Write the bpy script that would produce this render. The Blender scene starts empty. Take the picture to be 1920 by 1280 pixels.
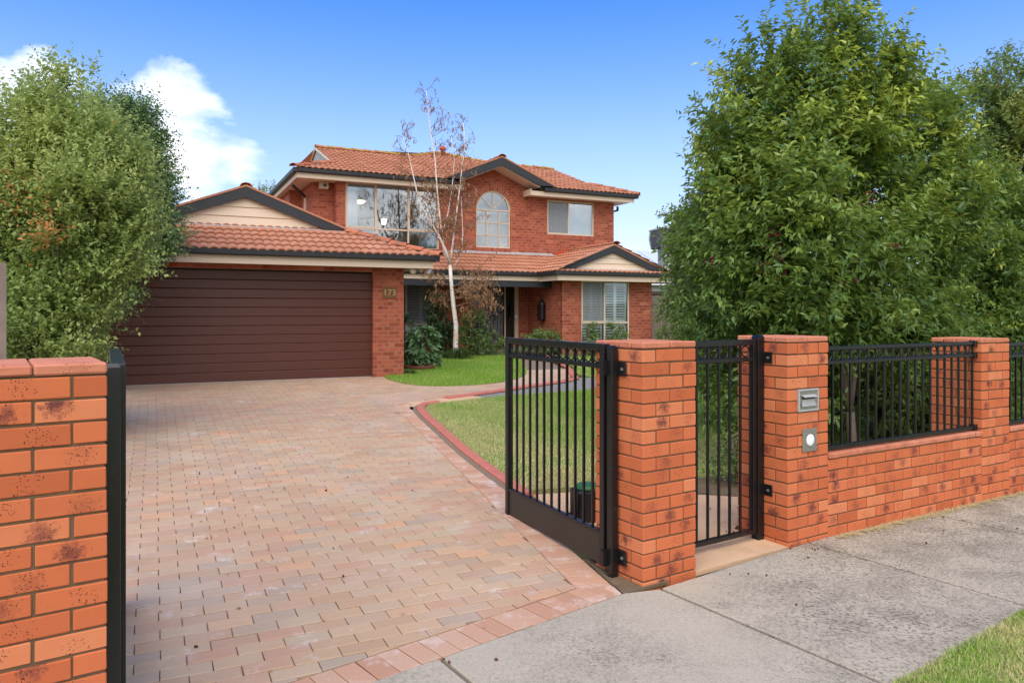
import bpy, bmesh, math, random
import numpy as np
from mathutils import Vector, Matrix
from mathutils.geometry import delaunay_2d_cdt
R = math.radians
random.seed(7); rng = np.random.default_rng(7)
scene = bpy.context.scene
COL = scene.collection

# ------------------------------------------------------------------ camera, sky, sun, exposure
CAMZ = 1.72
cd = bpy.data.cameras.new("camera"); cam = bpy.data.objects.new("camera", cd); COL.objects.link(cam)
cam.location = (0, 0, CAMZ); cam.rotation_euler = (R(90), 0, 0)
cd.sensor_width = 36; cd.lens = 26.25; cd.shift_y = -54/1920; cd.clip_end = 2000; cd.clip_start = .05
scene.camera = cam
SUN_EL, SUN_AZ = R(58), R(188)          # azimuth the light comes from, clockwise from +Y
w = bpy.data.worlds.new("World"); scene.world = w; w.use_nodes = True
nt = w.node_tree; N = nt.nodes; Lk = nt.links
for n in list(N): N.remove(n)
out = N.new("ShaderNodeOutputWorld"); bg = N.new("ShaderNodeBackground")
sky = N.new("ShaderNodeTexSky"); sky.sky_type = 'NISHITA'; sky.sun_disc = False
sky.sun_elevation = SUN_EL; sky.sun_rotation = SUN_AZ
sky.air_density = 1.0; sky.dust_density = .6; sky.ozone_density = 5.0
bg.inputs[1].default_value = .085
hs = N.new("ShaderNodeHueSaturation"); hs.inputs['Saturation'].default_value = 1.85
hs.inputs['Hue'].default_value = .512; hs.inputs['Value'].default_value = .98
Lk.new(sky.outputs[0], hs.inputs['Color'])
# clouds: noise on the view direction, thickest in a few directions low over the left of the street
tc = N.new("ShaderNodeTexCoord")
nz = N.new("ShaderNodeTexNoise"); nz.inputs['Scale'].default_value = 7.5; nz.inputs['Detail'].default_value = 10; nz.inputs['Roughness'].default_value = .60
nz.inputs['Distortion'].default_value = .25
mp = N.new("ShaderNodeMapping"); mp.inputs['Scale'].default_value = (1, 1, 1.7); mp.inputs['Location'].default_value = (3.1, .4, 1.2)
Lk.new(tc.outputs['Generated'], mp.inputs[0]); Lk.new(mp.outputs[0], nz.inputs[0])
def wmath(op, a, b=None, clamp=False):
    m = N.new("ShaderNodeMath"); m.operation = op; m.use_clamp = clamp
    for i, x in enumerate((a, b)):
        if x is None: continue
        if isinstance(x, (int, float)): m.inputs[i].default_value = x
        else: Lk.new(x, m.inputs[i])
    return m.outputs[0]
nrm = N.new("ShaderNodeVectorMath"); nrm.operation = 'NORMALIZE'; Lk.new(tc.outputs['Generated'], nrm.inputs[0])
acc = None
def cdir(px, py): return Vector(((px-960)/1400, 1, (586-py)/1400)).normalized()
for (px, py, sz, am) in ((385, 200, .045, .17), (310, 145, .035, .12), (460, 268, .028, .20), (345, 270, .05, .17), (270, 350, .10, .26), (75, 140, .035, .15), (20, 160, .05, .12), (0, 330, .10, .2),
                         (350, 38, .014, .12), (150, 480, .2, .16)):
    d = cdir(px, py)
    dist = N.new("ShaderNodeVectorMath"); dist.operation = 'DISTANCE'; Lk.new(nrm.outputs[0], dist.inputs[0]); dist.inputs[1].default_value = d
    t = wmath('DIVIDE', dist.outputs['Value'], sz); t = wmath('POWER', t, 2.0); t = wmath('MULTIPLY', t, -1.0)
    t = wmath('EXPONENT', t); t = wmath('MULTIPLY', t, am)
    acc = t if acc is None else wmath('ADD', acc, t)
acc = wmath('MINIMUM', acc, .30)
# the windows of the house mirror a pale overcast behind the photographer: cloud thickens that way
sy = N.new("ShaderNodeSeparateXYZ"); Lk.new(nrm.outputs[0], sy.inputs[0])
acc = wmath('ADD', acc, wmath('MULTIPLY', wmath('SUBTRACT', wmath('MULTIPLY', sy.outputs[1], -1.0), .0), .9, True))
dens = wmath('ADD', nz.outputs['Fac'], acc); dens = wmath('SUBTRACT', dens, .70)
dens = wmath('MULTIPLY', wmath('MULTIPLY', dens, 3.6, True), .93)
# pale band of haze towards the horizon all the way round
sx = N.new("ShaderNodeSeparateXYZ"); Lk.new(nrm.outputs[0], sx.inputs[0])
hz = wmath('DIVIDE', wmath('MAXIMUM', sx.outputs[2], 0.0), .25); hz = wmath('MULTIPLY', wmath('POWER', hz, 1.8), -1.0); hz = wmath('EXPONENT', hz); hz = wmath('MULTIPLY', hz, .96)
mh = N.new("ShaderNodeMixRGB"); Lk.new(hz, mh.inputs[0]); Lk.new(hs.outputs[0], mh.inputs[1]); mh.inputs[2].default_value = (3.75, 4.05, 4.6, 1)
n2 = N.new("ShaderNodeTexNoise"); n2.inputs['Scale'].default_value = 11; n2.inputs['Detail'].default_value = 7; Lk.new(mp.outputs[0], n2.inputs[0])
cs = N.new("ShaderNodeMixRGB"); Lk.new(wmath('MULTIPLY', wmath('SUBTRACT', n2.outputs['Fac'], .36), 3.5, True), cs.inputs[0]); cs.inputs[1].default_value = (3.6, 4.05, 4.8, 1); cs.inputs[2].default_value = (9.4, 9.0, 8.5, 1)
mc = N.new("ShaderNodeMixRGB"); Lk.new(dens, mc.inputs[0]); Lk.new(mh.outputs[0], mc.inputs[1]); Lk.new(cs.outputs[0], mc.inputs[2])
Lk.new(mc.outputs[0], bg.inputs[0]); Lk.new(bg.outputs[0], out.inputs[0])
sl = bpy.data.lights.new("sun", 'SUN'); sl.energy = 1.15; sl.angle = R(70); sl.color = (1, .93, .82)
so = bpy.data.objects.new("sun", sl); COL.objects.link(so)
sd = Vector((math.sin(SUN_AZ)*math.cos(SUN_EL), math.cos(SUN_AZ)*math.cos(SUN_EL), math.sin(SUN_EL)))
so.rotation_euler = sd.to_track_quat('Z', 'Y').to_euler(); so.location = sd*50
vs = scene.view_settings; vs.view_transform = 'Standard'; vs.look = 'None'; vs.gamma = 1; vs.use_curve_mapping = False
vs.exposure = 1.62
scene.cycles.max_bounces = 8; scene.cycles.transparent_max_bounces = 24

# ------------------------------------------------------------------ helpers
OX, OY, TH = -2.776, 15.3, R(25.6)
cT, sT = math.cos(TH), math.sin(TH)
def W(u, v): return (OX+u*cT-v*sT, OY+u*sT+v*cT)
def UV(x, y): return ((x-OX)*cT+(y-OY)*sT, -(x-OX)*sT+(y-OY)*cT)
def hv(v):
    if v < -10.8: return 0.
    if v < 0: return .4/10.8*(v+10.8)
    if v < 5: return .4+.025*v
    return .525
def hxy(x, y): return hv(UV(x, y)[1])
class MB:
    def __init__(s): s.v = []; s.f = []
    def add(s, vs, fs):
        b = len(s.v); s.v += [tuple(p) for p in vs]; s.f += [tuple(i+b for i in f) for f in fs]; return s
    def box(s, x0, y0, z0, x1, y1, z1):
        return s.add([(x0,y0,z0),(x1,y0,z0),(x1,y1,z0),(x0,y1,z0),(x0,y0,z1),(x1,y0,z1),(x1,y1,z1),(x0,y1,z1)],
                     [(0,3,2,1),(4,5,6,7),(0,1,5,4),(1,2,6,5),(2,3,7,6),(3,0,4,7)])
    def obox(s, p, q, wd, ht, up=(0,0,1)):      # bar from p to q with section wd x ht
        p = Vector(p); q = Vector(q); d = (q-p).normalized(); u = Vector(up)
        a = d.cross(u).normalized()*wd/2; b = a.cross(d).normalized()*ht/2
        vs = [p-a-b, p+a-b, p+a+b, p-a+b, q-a-b, q+a-b, q+a+b, q-a+b]
        return s.add(vs, [(0,1,2,3),(7,6,5,4),(0,4,5,1),(1,5,6,2),(2,6,7,3),(3,7,4,0)])
    def prism(s, poly, fn, d0, d1):             # poly (a,b) swept from depth d0 to d1; fn(a,b,d)->xyz
        n = len(poly)
        vs = [fn(a, b, d0) for a, b in poly]+[fn(a, b, d1) for a, b in poly]
        return s.add(vs, [tuple(range(n)), tuple(range(2*n-1, n-1, -1))]+[(i, i+n, (i+1) % n+n, (i+1) % n) for i in range(n)])
    def tube(s, pts, rad, n=6, cap=True):
        pts = [Vector(p) for p in pts]
        if not isinstance(rad, (list, tuple)): rad = [rad]*len(pts)
        b = len(s.v); ref = Vector((.3, .9, .2)).normalized()
        for i, p in enumerate(pts):
            d = (pts[min(i+1, len(pts)-1)]-pts[max(i-1, 0)]).normalized()
            a = d.cross(ref)
            if a.length < .1: a = d.cross(Vector((1, 0, 0)))
            a.normalize(); c = d.cross(a)
            for k in range(n):
                t = 2*math.pi*k/n; s.v.append(tuple(p+(a*math.cos(t)+c*math.sin(t))*rad[i]))
        for i in range(len(pts)-1):
            for k in range(n):
                s.f.append((b+i*n+k, b+i*n+(k+1) % n, b+(i+1)*n+(k+1) % n, b+(i+1)*n+k))
        if cap and n > 2:
            s.f.append(tuple(b+k for k in range(n-1, -1, -1))); s.f.append(tuple(b+(len(pts)-1)*n+k for k in range(n)))
        return s
    def ring(s, c, ax, az, r, t, n=20, m=6):     # torus in plane ax,az
        c = Vector(c); ax = Vector(ax); az = Vector(az); nn = ax.cross(az)
        b = len(s.v)
        for i in range(n):
            th = 2*math.pi*i/n; d = ax*math.cos(th)+az*math.sin(th)
            for k in range(m):
                ph = 2*math.pi*k/m; s.v.append(tuple(c+d*(r+t*math.cos(ph))+nn*(t*math.sin(ph))))
        for i in range(n):
            for k in range(m):
                s.f.append((b+i*m+k, b+((i+1) % n)*m+k, b+((i+1) % n)*m+(k+1) % m, b+i*m+(k+1) % m))
        return s
    def lathe(s, prof, n=16, c=(0, 0, 0)):
        b = len(s.v)
        for r, z in prof:
            for k in range(n):
                t = 2*math.pi*k/n; s.v.append((c[0]+r*math.cos(t), c[1]+r*math.sin(t), c[2]+z))
        for i in range(len(prof)-1):
            for k in range(n): s.f.append((b+i*n+k, b+i*n+(k+1) % n, b+(i+1)*n+(k+1) % n, b+(i+1)*n+k))
        s.f.append(tuple(b+k for k in range(n-1, -1, -1))); s.f.append(tuple(b+(len(prof)-1)*n+k for k in range(n)))
        return s
    def mesh(s, name, mat=None, smooth=False):
        m = bpy.data.meshes.new(name); m.from_pydata(s.v, [], s.f)
        if mat: m.materials.append(mat)
        if smooth: m.polygons.foreach_set('use_smooth', [True]*len(m.polygons))
        return m
def put(name, me, parent=None, loc=(0,0,0), rot=(0,0,0)):
    o = bpy.data.objects.new(name, me); COL.objects.link(o); o.parent = parent; o.location = loc; o.rotation_euler = rot
    return o
def part(name, mb, mat, parent=None, smooth=False, loc=(0,0,0), rot=(0,0,0)):
    return put(name, mb.mesh(name, mat, smooth), parent, loc, rot)
def tag(o, label=None, cat=None, group=None, kind=None):
    for k, x in (('label', label), ('category', cat), ('group', group), ('kind', kind)):
        if x: o[k] = x
    return o
def thing(name, label, cat, loc=(0,0,0), rz=0, group=None):
    return tag(put(name, None, None, loc, (0, 0, rz)), label, cat, group)
def struct(o): o['kind'] = 'structure'; return o
def stuff(o): o['kind'] = 'stuff'; return o
def bevel(o, wdt=.003, seg=1):
    m = o.modifiers.new('b', 'BEVEL'); m.width = wdt; m.segments = seg; m.limit_method = 'ANGLE'; return o
def fattr(me, name, data, typ='FLOAT', dom='POINT'):
    a = me.attributes.new(name, typ, dom)
    a.data.foreach_set('value' if typ == 'FLOAT' else 'vector', np.asarray(data, dtype=np.float32).ravel())
def nmesh(name, V, F, mat, attrs=None):   # numpy arrays: V (n,3), F (m,k)
    me = bpy.data.meshes.new(name); k = F.shape[1]
    me.vertices.add(len(V)); me.vertices.foreach_set('co', V.astype(np.float32).ravel())
    me.loops.add(F.size); me.loops.foreach_set('vertex_index', F.astype(np.int32).ravel())
    me.polygons.add(len(F)); me.polygons.foreach_set('loop_start', np.arange(len(F), dtype=np.int32)*k)
    me.polygons.foreach_set('loop_total', np.full(len(F), k, dtype=np.int32))
    me.materials.append(mat); me.update(calc_edges=True)
    for n_, d in (attrs or {}).items(): fattr(me, n_, d)
    return me

# ------------------------------------------------------------------ materials
class MT:
    def __init__(s, name, rough=.7, spec=.3, metal=0.):
        s.m = bpy.data.materials.new(name); s.m.use_nodes = True; s.t = s.m.node_tree; s.n = s.t.nodes
        s.b = s.n["Principled BSDF"]; s.b.inputs['Roughness'].default_value = rough
        s.b.inputs['Specular IOR Level'].default_value = spec; s.b.inputs['Metallic'].default_value = metal
    def l(s, a, b): s.t.links.new(a, b)
    def coord(s, kind='Object', scale=(1,1,1), loc=None):
        t = s.n.new("ShaderNodeTexCoord"); m = s.n.new("ShaderNodeMapping"); m.inputs['Scale'].default_value = scale
        if loc: m.inputs['Location'].default_value = loc
        s.l(t.outputs[kind], m.inputs[0]); return m.outputs[0]
    def world(s, scale=(1,1,1)):
        g = s.n.new("ShaderNodeNewGeometry"); m = s.n.new("ShaderNodeMapping"); m.inputs['Scale'].default_value = scale
        s.l(g.outputs['Position'], m.inputs[0]); return m.outputs[0]
    def noise(s, vec, sc, det=4, rough=.55, out='Fac'):
        n = s.n.new("ShaderNodeTexNoise"); n.inputs['Scale'].default_value = sc; n.inputs['Detail'].default_value = det
        n.inputs['Roughness'].default_value = rough; s.l(vec, n.inputs['Vector']); return n.outputs[out]
    def vor(s, vec, sc, out='Distance'):
        n = s.n.new("ShaderNodeTexVoronoi"); n.inputs['Scale'].default_value = sc; s.l(vec, n.inputs['Vector']); return n.outputs[out]
    def ramp(s, x, stops):
        r = s.n.new("ShaderNodeValToRGB"); e = r.color_ramp.elements
        while len(e) < len(stops): e.new(.5)
        for i, (p, c) in enumerate(stops):
            e[i].position = p; e[i].color = (*c, 1) if isinstance(c, tuple) else (c, c, c, 1)
        s.l(x, r.inputs[0]); return r.outputs[0]
    def mix(s, f, a, b, mode='MIX'):
        m = s.n.new("ShaderNodeMixRGB"); m.blend_type = mode
        for i, x in enumerate((f, a, b)):
            if isinstance(x, (int, float)): m.inputs[i].default_value = x if i == 0 else (x, x, x, 1)
            elif isinstance(x, tuple): m.inputs[i].default_value = (*x, 1)
            else: s.l(x, m.inputs[i])
        return m.outputs[0]
    def math(s, op, a, b=0., clamp=False):
        m = s.n.new("ShaderNodeMath"); m.operation = op; m.use_clamp = clamp
        for i, x in enumerate((a, b)):
            if isinstance(x, (int, float)): m.inputs[i].default_value = x
            else: s.l(x, m.inputs[i])
        return m.outputs[0]
    def rnd(s):          # per brick random: object random for single bricks, attribute for joined ones
        o = s.n.new("ShaderNodeObjectInfo"); a = s.n.new("ShaderNodeAttribute"); a.attribute_name = 'br'
        return s.math('FRACT', s.math('ADD', o.outputs['Random'], a.outputs['Fac']))
    def attr(s, nm, out='Fac'):
        a = s.n.new("ShaderNodeAttribute"); a.attribute_name = nm; return a.outputs[out]
    def col(s, x):
        if isinstance(x, tuple): s.b.inputs['Base Color'].default_value = (*x, 1)
        else: s.l(x, s.b.inputs['Base Color'])
        return s
    def rough(s, x): s.l(x, s.b.inputs['Roughness']); return s
    def bump(s, h, st=.3, dist=.004):
        b = s.n.new("ShaderNodeBump"); b.inputs['Strength'].default_value = st; b.inputs['Distance'].default_value = dist
        s.l(h, b.inputs['Height']); s.l(b.outputs[0], s.b.inputs['Normal']); return s
def simple(name, c, rough=.6, var=.12, sc=6, spec=.3, bump=.1, metal=0.):
    t = MT(name, rough, spec, metal); wv = t.world()
    n = t.noise(wv, sc, 5)
    t.col(t.mix(n, tuple(x*(1-var) for x in c), tuple(min(1, x*(1+var)) for x in c)))
    if bump: t.bump(t.noise(wv, 160, 3), bump, .002)
    return t.m
def brick_mat(name, cols, burn, amt, speck):
    t = MT(name, .85, .2); r = t.rnd(); bl = t.attr('bl', 'Vector'); wv = t.world()
    base = t.ramp(r, cols)
    n1 = t.noise(wv, 9, 4); n2 = t.noise(wv, 60, 4)
    base = t.mix(t.math('MULTIPLY', n1, .35), base, (cols[0][1]), 'MIX')
    # kiln mark near the middle of a brick's face
    ds = t.n.new("ShaderNodeVectorMath"); ds.operation = 'LENGTH'
    ra = t.math('FRACT', t.math('MULTIPLY', r, 13.7)); rb = t.math('FRACT', t.math('MULTIPLY', r, 29.3)); cx = t.n.new("ShaderNodeCombineXYZ"); t.l(t.math('MULTIPLY', t.math('SUBTRACT', ra, .5), .11), cx.inputs[0]); t.l(t.math('MULTIPLY', t.math('SUBTRACT', rb, .5), .05), cx.inputs[2])
    of = t.n.new("ShaderNodeVectorMath"); of.operation = 'SUBTRACT'; t.l(bl, of.inputs[0]); t.l(cx.outputs[0], of.inputs[1])
    sub = t.n.new("ShaderNodeVectorMath"); sub.operation = 'MULTIPLY'; t.l(of.outputs[0], sub.inputs[0]); sub.inputs[1].default_value = (1/.052, 0.02, 1/.050)
    t.l(sub.outputs[0], ds.inputs[0])
    spot = t.math('SUBTRACT', 1.15, t.math('ADD', ds.outputs['Value'], t.math('MULTIPLY', t.math('SUBTRACT', t.noise(wv, 38, 5, .7), .5), 3.4)), True)
    r2 = t.math('FRACT', t.math('MULTIPLY', r, 7.31))
    on = t.math('MULTIPLY', t.math('SUBTRACT', r2, .35), 1.7, True)
    base = t.mix(t.math('MULTIPLY', t.math('MULTIPLY', spot, on), amt), base, burn)
    vo = t.vor(wv, 120); sp = t.math('LESS_THAN', vo, t.math('MULTIPLY', t.noise(wv, 70, 2), .52))
    near = t.math('SUBTRACT', 1.25, t.math('MULTIPLY', ds.outputs['Value'], .55), True)
    dens = t.math('GREATER_THAN', t.math('MULTIPLY', t.math('ADD', t.noise(wv, 45, 2), .12), t.math('ADD', near, .25)), .62)
    base = t.mix(t.math('MULTIPLY', t.math('MULTIPLY', sp, dens), speck), base, (.05, .018, .015))
    base = t.mix(t.math('MULTIPLY', t.math('SUBTRACT', t.noise(wv, 2.2, 5), .52), 1.2, True), base, tuple(x*.72 for x in cols[1][1]))
    t.col(base); t.bump(t.mix(.5, n2, t.noise(wv, 260, 3)), .5, .0025)
    return t.m
M = {}
M['fbrick'] = brick_mat('fence_brick', [(0, (.44, .108, .042)), (.3, (.57, .158, .062)), (.6, (.51, .132, .050)), (.85, (.60, .180, .076)), (1, (.63, .22, .10))], (.115, .032, .032), .9, .95)
M['fcap'] = brick_mat('cap_brick', [(0, (.48, .165, .092)), (.4, (.53, .195, .115)), (1, (.57, .225, .135))], (.2, .06, .04), .3, .8)
M['hbrick'] = brick_mat('house_brick', [(0, (.25, .060, .034)), (.25, (.37, .100, .054)), (.6, (.44, .125, .068)), (.8, (.29, .072, .042)), (1, (.50, .165, .092))], (.12, .030, .026), .7, .3)
M['fmortar'] = simple('fence_mortar', (.145, .095, .052), .95, .3, 14, bump=.5)
M['hmortar'] = simple('house_mortar', (.33, .17, .115), .95, .15, 14)
M['amortar'] = simple('pale_arch_mortar', (.56, .42, .31), .95, .1, 14)
def tile_mat():
    t = MT('roof_tile', .85, .2); r = t.rnd(); wv = t.world()
    base = t.ramp(r, [(0, (.40, .175, .098)), (.4, (.48, .215, .125)), (.7, (.44, .195, .110)), (1, (.54, .265, .165))])
    n = t.noise(wv, 55, 4); base = t.mix(t.math('MULTIPLY', t.math('SUBTRACT', n, .47), 4, True), base, (.33, .115, .07))
    base = t.mix(t.math('MULTIPLY', t.math('SUBTRACT', t.noise(wv, 1.6, 5), .5), 1.8, True), base, (.36, .135, .085))
    pale = t.math('GREATER_THAN', t.noise(wv, 120, 2), .66); base = t.mix(t.math('MULTIPLY', pale, .5), base, (.62, .36, .26))
    t.col(base); t.bump(n, .5, .004); return t.m
M['tile'] = tile_mat()
def cap_mat():
    t = MT('ridge_tile', .9, .15); wv = t.world(); r = t.rnd()
    base = t.ramp(r, [(0, (.40, .125, .070)), (1, (.50, .17, .09))])
    base = t.mix(t.math('MULTIPLY', t.math('SUBTRACT', t.noise(wv, 7, 6, .7), .46), 5, True), base, (.20, .12, .075))
    geo = t.n.new("ShaderNodeNewGeometry"); sp = t.n.new("ShaderNodeSeparateXYZ"); t.l(geo.outputs['Position'], sp.inputs[0])
    hi = t.math('MULTIPLY', t.math('SUBTRACT', sp.outputs[2], 5.9), 1.2, True)
    base = t.mix(t.math('MULTIPLY', t.math('MULTIPLY', t.math('SUBTRACT', t.noise(wv, 4, 6, .7), .40), 6, True), hi), base, (.36, .24, .045))
    t.col(base); t.bump(t.noise(wv, 60, 4), .6, .006); return t.m
M['cap'] = cap_mat()
M['charcoal'] = simple('charcoal_paint', (.030, .031, .035), .5, .15, 8)
M['black'] = MT('black_powdercoat', .32, .5)
_t = M['black']; _w = _t.world(); _t.col(_t.mix(_t.math('MULTIPLY', t_ := _t.math('SUBTRACT', _t.noise(_w, 22, 6, .7), .56), 2.5, True), (.0075, .007, .0075), (.045, .038, .032)))
_t.bump(_t.noise(_w, 300, 2), .08, .001); M['black'] = _t.m
M['kick'] = simple('gate_kick_plate', (.030, .022, .017), .42, .2, 10, spec=.45)
M['cream'] = simple('cream_paint', (.62, .49, .37), .55, .06, 5, bump=.04)
M['cladding'] = simple('cream_cladding', (.70, .55, .41), .6, .05, 5, bump=.04)
M['soffit'] = simple('eave_lining', (.60, .50, .42), .7, .04, 4, bump=.03)
M['white'] = simple('white_paint', (.84, .87, .87), .45, .05, 6, bump=.03)
M['curtain'] = simple('sheer_curtain', (.70, .75, .77), .9, .05, 8)
M['lead'] = simple('lead_flashing', (.36, .36, .36), .6, .3, 9)
M['interior'] = simple('interior_plaster', (.40, .42, .44), .9, .05, 3, bump=0)
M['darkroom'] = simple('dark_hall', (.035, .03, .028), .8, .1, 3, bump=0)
M['darkdoor'] = simple('dark_stained_timber', (.018, .012, .011), .4, .2, 10)
def door_mat():
    t = MT('garage_door_steel', .42, .45); v = t.coord('Object', (1.2, 1, 55)); n = t.noise(v, 3.2, 6, .65)
    v2 = t.coord('Object', (3, 1, 200)); n2 = t.noise(v2, 6, 3)
    t.col(t.mix(n, (.070, .0185, .0125), (.110, .034, .022))); t.bump(t.mix(.5, n, n2), .35, .003); return t.m
M['door'] = door_mat()
def glass_mat(name, tint, refl):
    t = MT(name); n = t.n; n.remove(t.b)
    o = n["Material Output"]; tr = n.new("ShaderNodeBsdfTransparent"); tr.inputs[0].default_value = (*tint, 1)
    gl = n.new("ShaderNodeBsdfGlossy"); gl.inputs['Roughness'].default_value = .01; gl.inputs[0].default_value = (.95, .97, 1, 1)
    fr = n.new("ShaderNodeFresnel"); fr.inputs[0].default_value = 1.5
    f = t.math('ADD', t.math('MULTIPLY', fr.outputs[0], 1.2), refl, True)
    mx = n.new("ShaderNodeMixShader"); t.l(f, mx.inputs[0]); t.l(tr.outputs[0], mx.inputs[1]); t.l(gl.outputs[0], mx.inputs[2]); t.l(mx.outputs[0], o.inputs[0])
    return t.m
M['glass'] = glass_mat('window_glass', (.86, .91, .93), .12)
M['glass2'] = glass_mat('ground_floor_glass', (.94, .98, .97), .0)
def screen_mat():
    t = MT('fly_screen', .9, .1); t.col((.30, .32, .33)); tr = t.n.new("ShaderNodeBsdfTransparent"); mx = t.n.new("ShaderNodeMixShader"); mx.inputs[0].default_value = .38
    t.l(tr.outputs[0], mx.inputs[1]); t.l(t.b.outputs[0], mx.inputs[2]); t.l(mx.outputs[0], t.n["Material Output"].inputs[0]); return t.m
M['flyscreen'] = screen_mat()
def emis(name, c, s):
    t = MT(name); t.b.inputs['Emission Color'].default_value = (*c, 1); t.b.inputs['Emission Strength'].default_value = s; t.col((.8, .7, .5)); return t.m
M['lamp'] = emis('lamp_glow', (1, .72, .36), 2.2)
def paver_mat():
    t = MT('clay_paver', .9, .2); r = t.rnd(); wv = t.world()
    base = t.ramp(r, [(0, (.40, .262, .160)), (.25, (.47, .325, .200)), (.45, (.43, .335, .222)), (.62, (.46, .262, .165)), (.8, (.35, .285, .205)), (.93, (.48, .335, .210)), (1, (.56, .305, .165))])
    zone = t.math('MULTIPLY', t.math('SUBTRACT', t.noise(wv, .55, 3), .42), 3.2, True)
    base = t.mix(t.math('MULTIPLY', zone, .35), base, (.46, .275, .19))
    n = t.noise(wv, 35, 5); base = t.mix(t.math('MULTIPLY', n, .35), base, (.38, .22, .15))
    eff = t.math('MULTIPLY', t.math('SUBTRACT', t.noise(wv, 3.4, 9, .78), .575), 8, True)
    base = t.mix(t.math('MULTIPLY', eff, .55), base, (.68, .64, .60))
    fine = t.math('GREATER_THAN', t.noise(wv, 130, 2), .68); base = t.mix(t.math('MULTIPLY', fine, .35), base, (.22, .13, .09))
    wear = t.math('MULTIPLY', t.math('SUBTRACT', t.noise(wv, .8, 6, .6), .50), 3, True); base = t.mix(t.math('MULTIPLY', wear, .40), base, (.60, .53, .45))
    st = t.math('MULTIPLY', t.math('SUBTRACT', t.noise(wv, 1.7, 6, .6), .60), 3, True); base = t.mix(st, base, (.27, .17, .12))
    t.col(base); t.bump(t.mix(.5, n, t.noise(wv, 170, 3)), .45, .003); return t.m
M['paver'] = paver_mat()
def header_mat():
    t = MT('red_clay_paver', .9, .2); r = t.rnd(); wv = t.world()
    base = t.ramp(r, [(0, (.42, .230, .145)), (.5, (.48, .275, .178)), (1, (.50, .32, .22))])
    eff = t.math('MULTIPLY', t.math('SUBTRACT', t.noise(wv, 4.4, 8, .72), .52), 8, True)
    base = t.mix(t.math('MULTIPLY', eff, .5), base, (.70, .65, .60)); n = t.noise(wv, 40, 5)
    base = t.mix(t.math('MULTIPLY', n, .3), base, (.36, .18, .11))
    t.col(base); t.bump(n, .45, .003); return t.m
M['header'] = header_mat()
def concrete(name, a, b, dark, damt, dsc=26, white=0.):
    t = MT(name, .92, .2); wv = t.world(); n = t.noise(wv, 3, 7, .65); base = t.mix(n, a, b)
    big = t.math('MULTIPLY', t.math('SUBTRACT', t.noise(wv, .75, 4, .6), .40), 3.0, True)
    spx = t.n.new("ShaderNodeSeparateXYZ"); t.l(wv, spx.inputs[0]); big = t.math('ADD', big, t.math('MULTIPLY', t.math('SUBTRACT', spx.outputs[0], 1.1), .36, True), True)
    fine = t.math('MULTIPLY', t.math('SUBTRACT', t.noise(wv, dsc, 7, .75), .50), 9, True)
    base = t.mix(t.math('MULTIPLY', t.math('MULTIPLY', fine, big), damt), base, dark)
    bl = t.math('MULTIPLY', t.math('SUBTRACT', t.noise(wv, 5, 8, .8), .55), 4, True); base = t.mix(t.math('MULTIPLY', t.math('MULTIPLY', bl, big), damt*.8), base, dark)
    pit = t.math('MULTIPLY', t.math('SUBTRACT', t.noise(wv, 62, 5, .75), .50), 12, True); lich = t.math('MULTIPLY', t.math('SUBTRACT', t.noise(wv, 2.3, 6, .7), .44), 4, True)
    base = t.mix(t.math('MULTIPLY', t.math('MULTIPLY', pit, t.math('ADD', t.math('MULTIPLY', lich, t.math('ADD', big, .15)), .12)), damt*.9), base, dark)
    base = t.mix(t.math('MULTIPLY', t.math('MULTIPLY', lich, big), .55), base, tuple(x*.40 for x in a))
    gr = t.math('GREATER_THAN', t.noise(wv, 190, 2), .62); base = t.mix(t.math('MULTIPLY', gr, .5*damt+.1), base, tuple(x*.35 for x in a))
    gw = t.math('GREATER_THAN', t.noise(wv, 150, 2), .64); base = t.mix(t.math('MULTIPLY', gw, .22), base, tuple(min(1, x*1.25) for x in b))
    t.col(base); t.bump(t.noise(wv, 160, 4), .35, .003); return t.m
M['concrete'] = concrete('exposed_concrete', (.37, .315, .24), (.48, .415, .32), (.070, .060, .042), 1.0, 48)
M['apricot'] = concrete('apricot_concrete', (.56, .35, .20), (.64, .42, .26), (.30, .20, .13), .2, 12)
M['kerb'] = simple('red_kerb_paint', (.46, .150, .105), .75, .3, 11, bump=.4)
M['bluestone'] = simple('grey_stone', (.21, .20, .175), .9, .3, 9, bump=.4)
M['sand'] = simple('joint_sand', (.20, .15, .105), .95, .35, 30, bump=.4)
def soil_mat():
    t = MT('soil', .95, .1); wv = t.world(); n = t.noise(wv, 8, 7, .7)
    t.col(t.mix(n, (.075, .05, .03), (.25, .18, .11))); t.bump(t.noise(wv, 40, 6), .8, .02); return t.m
M['soil'] = soil_mat()
def lawn_soil():
    t = MT('turf_soil', .95, .1); wv = t.world(); n = t.noise(wv, 1.1, 5, .6)
    t.col(t.mix(t.math('MULTIPLY', t.math('SUBTRACT', n, .35), 3, True), (.13, .23, .04), (.30, .25, .11))); t.bump(t.noise(wv, 60, 5), .8, .02); return t.m
M['turf'] = lawn_soil()
def grass_mat(name, g1, g2, dry, bias):
    t = MT(name, .55, .25); wv = t.world(); r = t.attr('lr')
    base = t.mix(r, g1, g2); d = t.attr('dry')
    base = t.mix(d, base, dry); t.col(base)
    tl = t.n.new("ShaderNodeBsdfTranslucent"); t.l(base, tl.inputs[0]); mx = t.n.new("ShaderNodeMixShader"); mx.inputs[0].default_value = .35
    o = t.n["Material Output"]; t.l(t.b.outputs[0], mx.inputs[1]); t.l(tl.outputs[0], mx.inputs[2]); t.l(mx.outputs[0], o.inputs[0]); return t.m
M['grass'] = grass_mat('grass_blades', (.17, .34, .04), (.36, .54, .08), (.68, .58, .29), .5)
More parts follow.
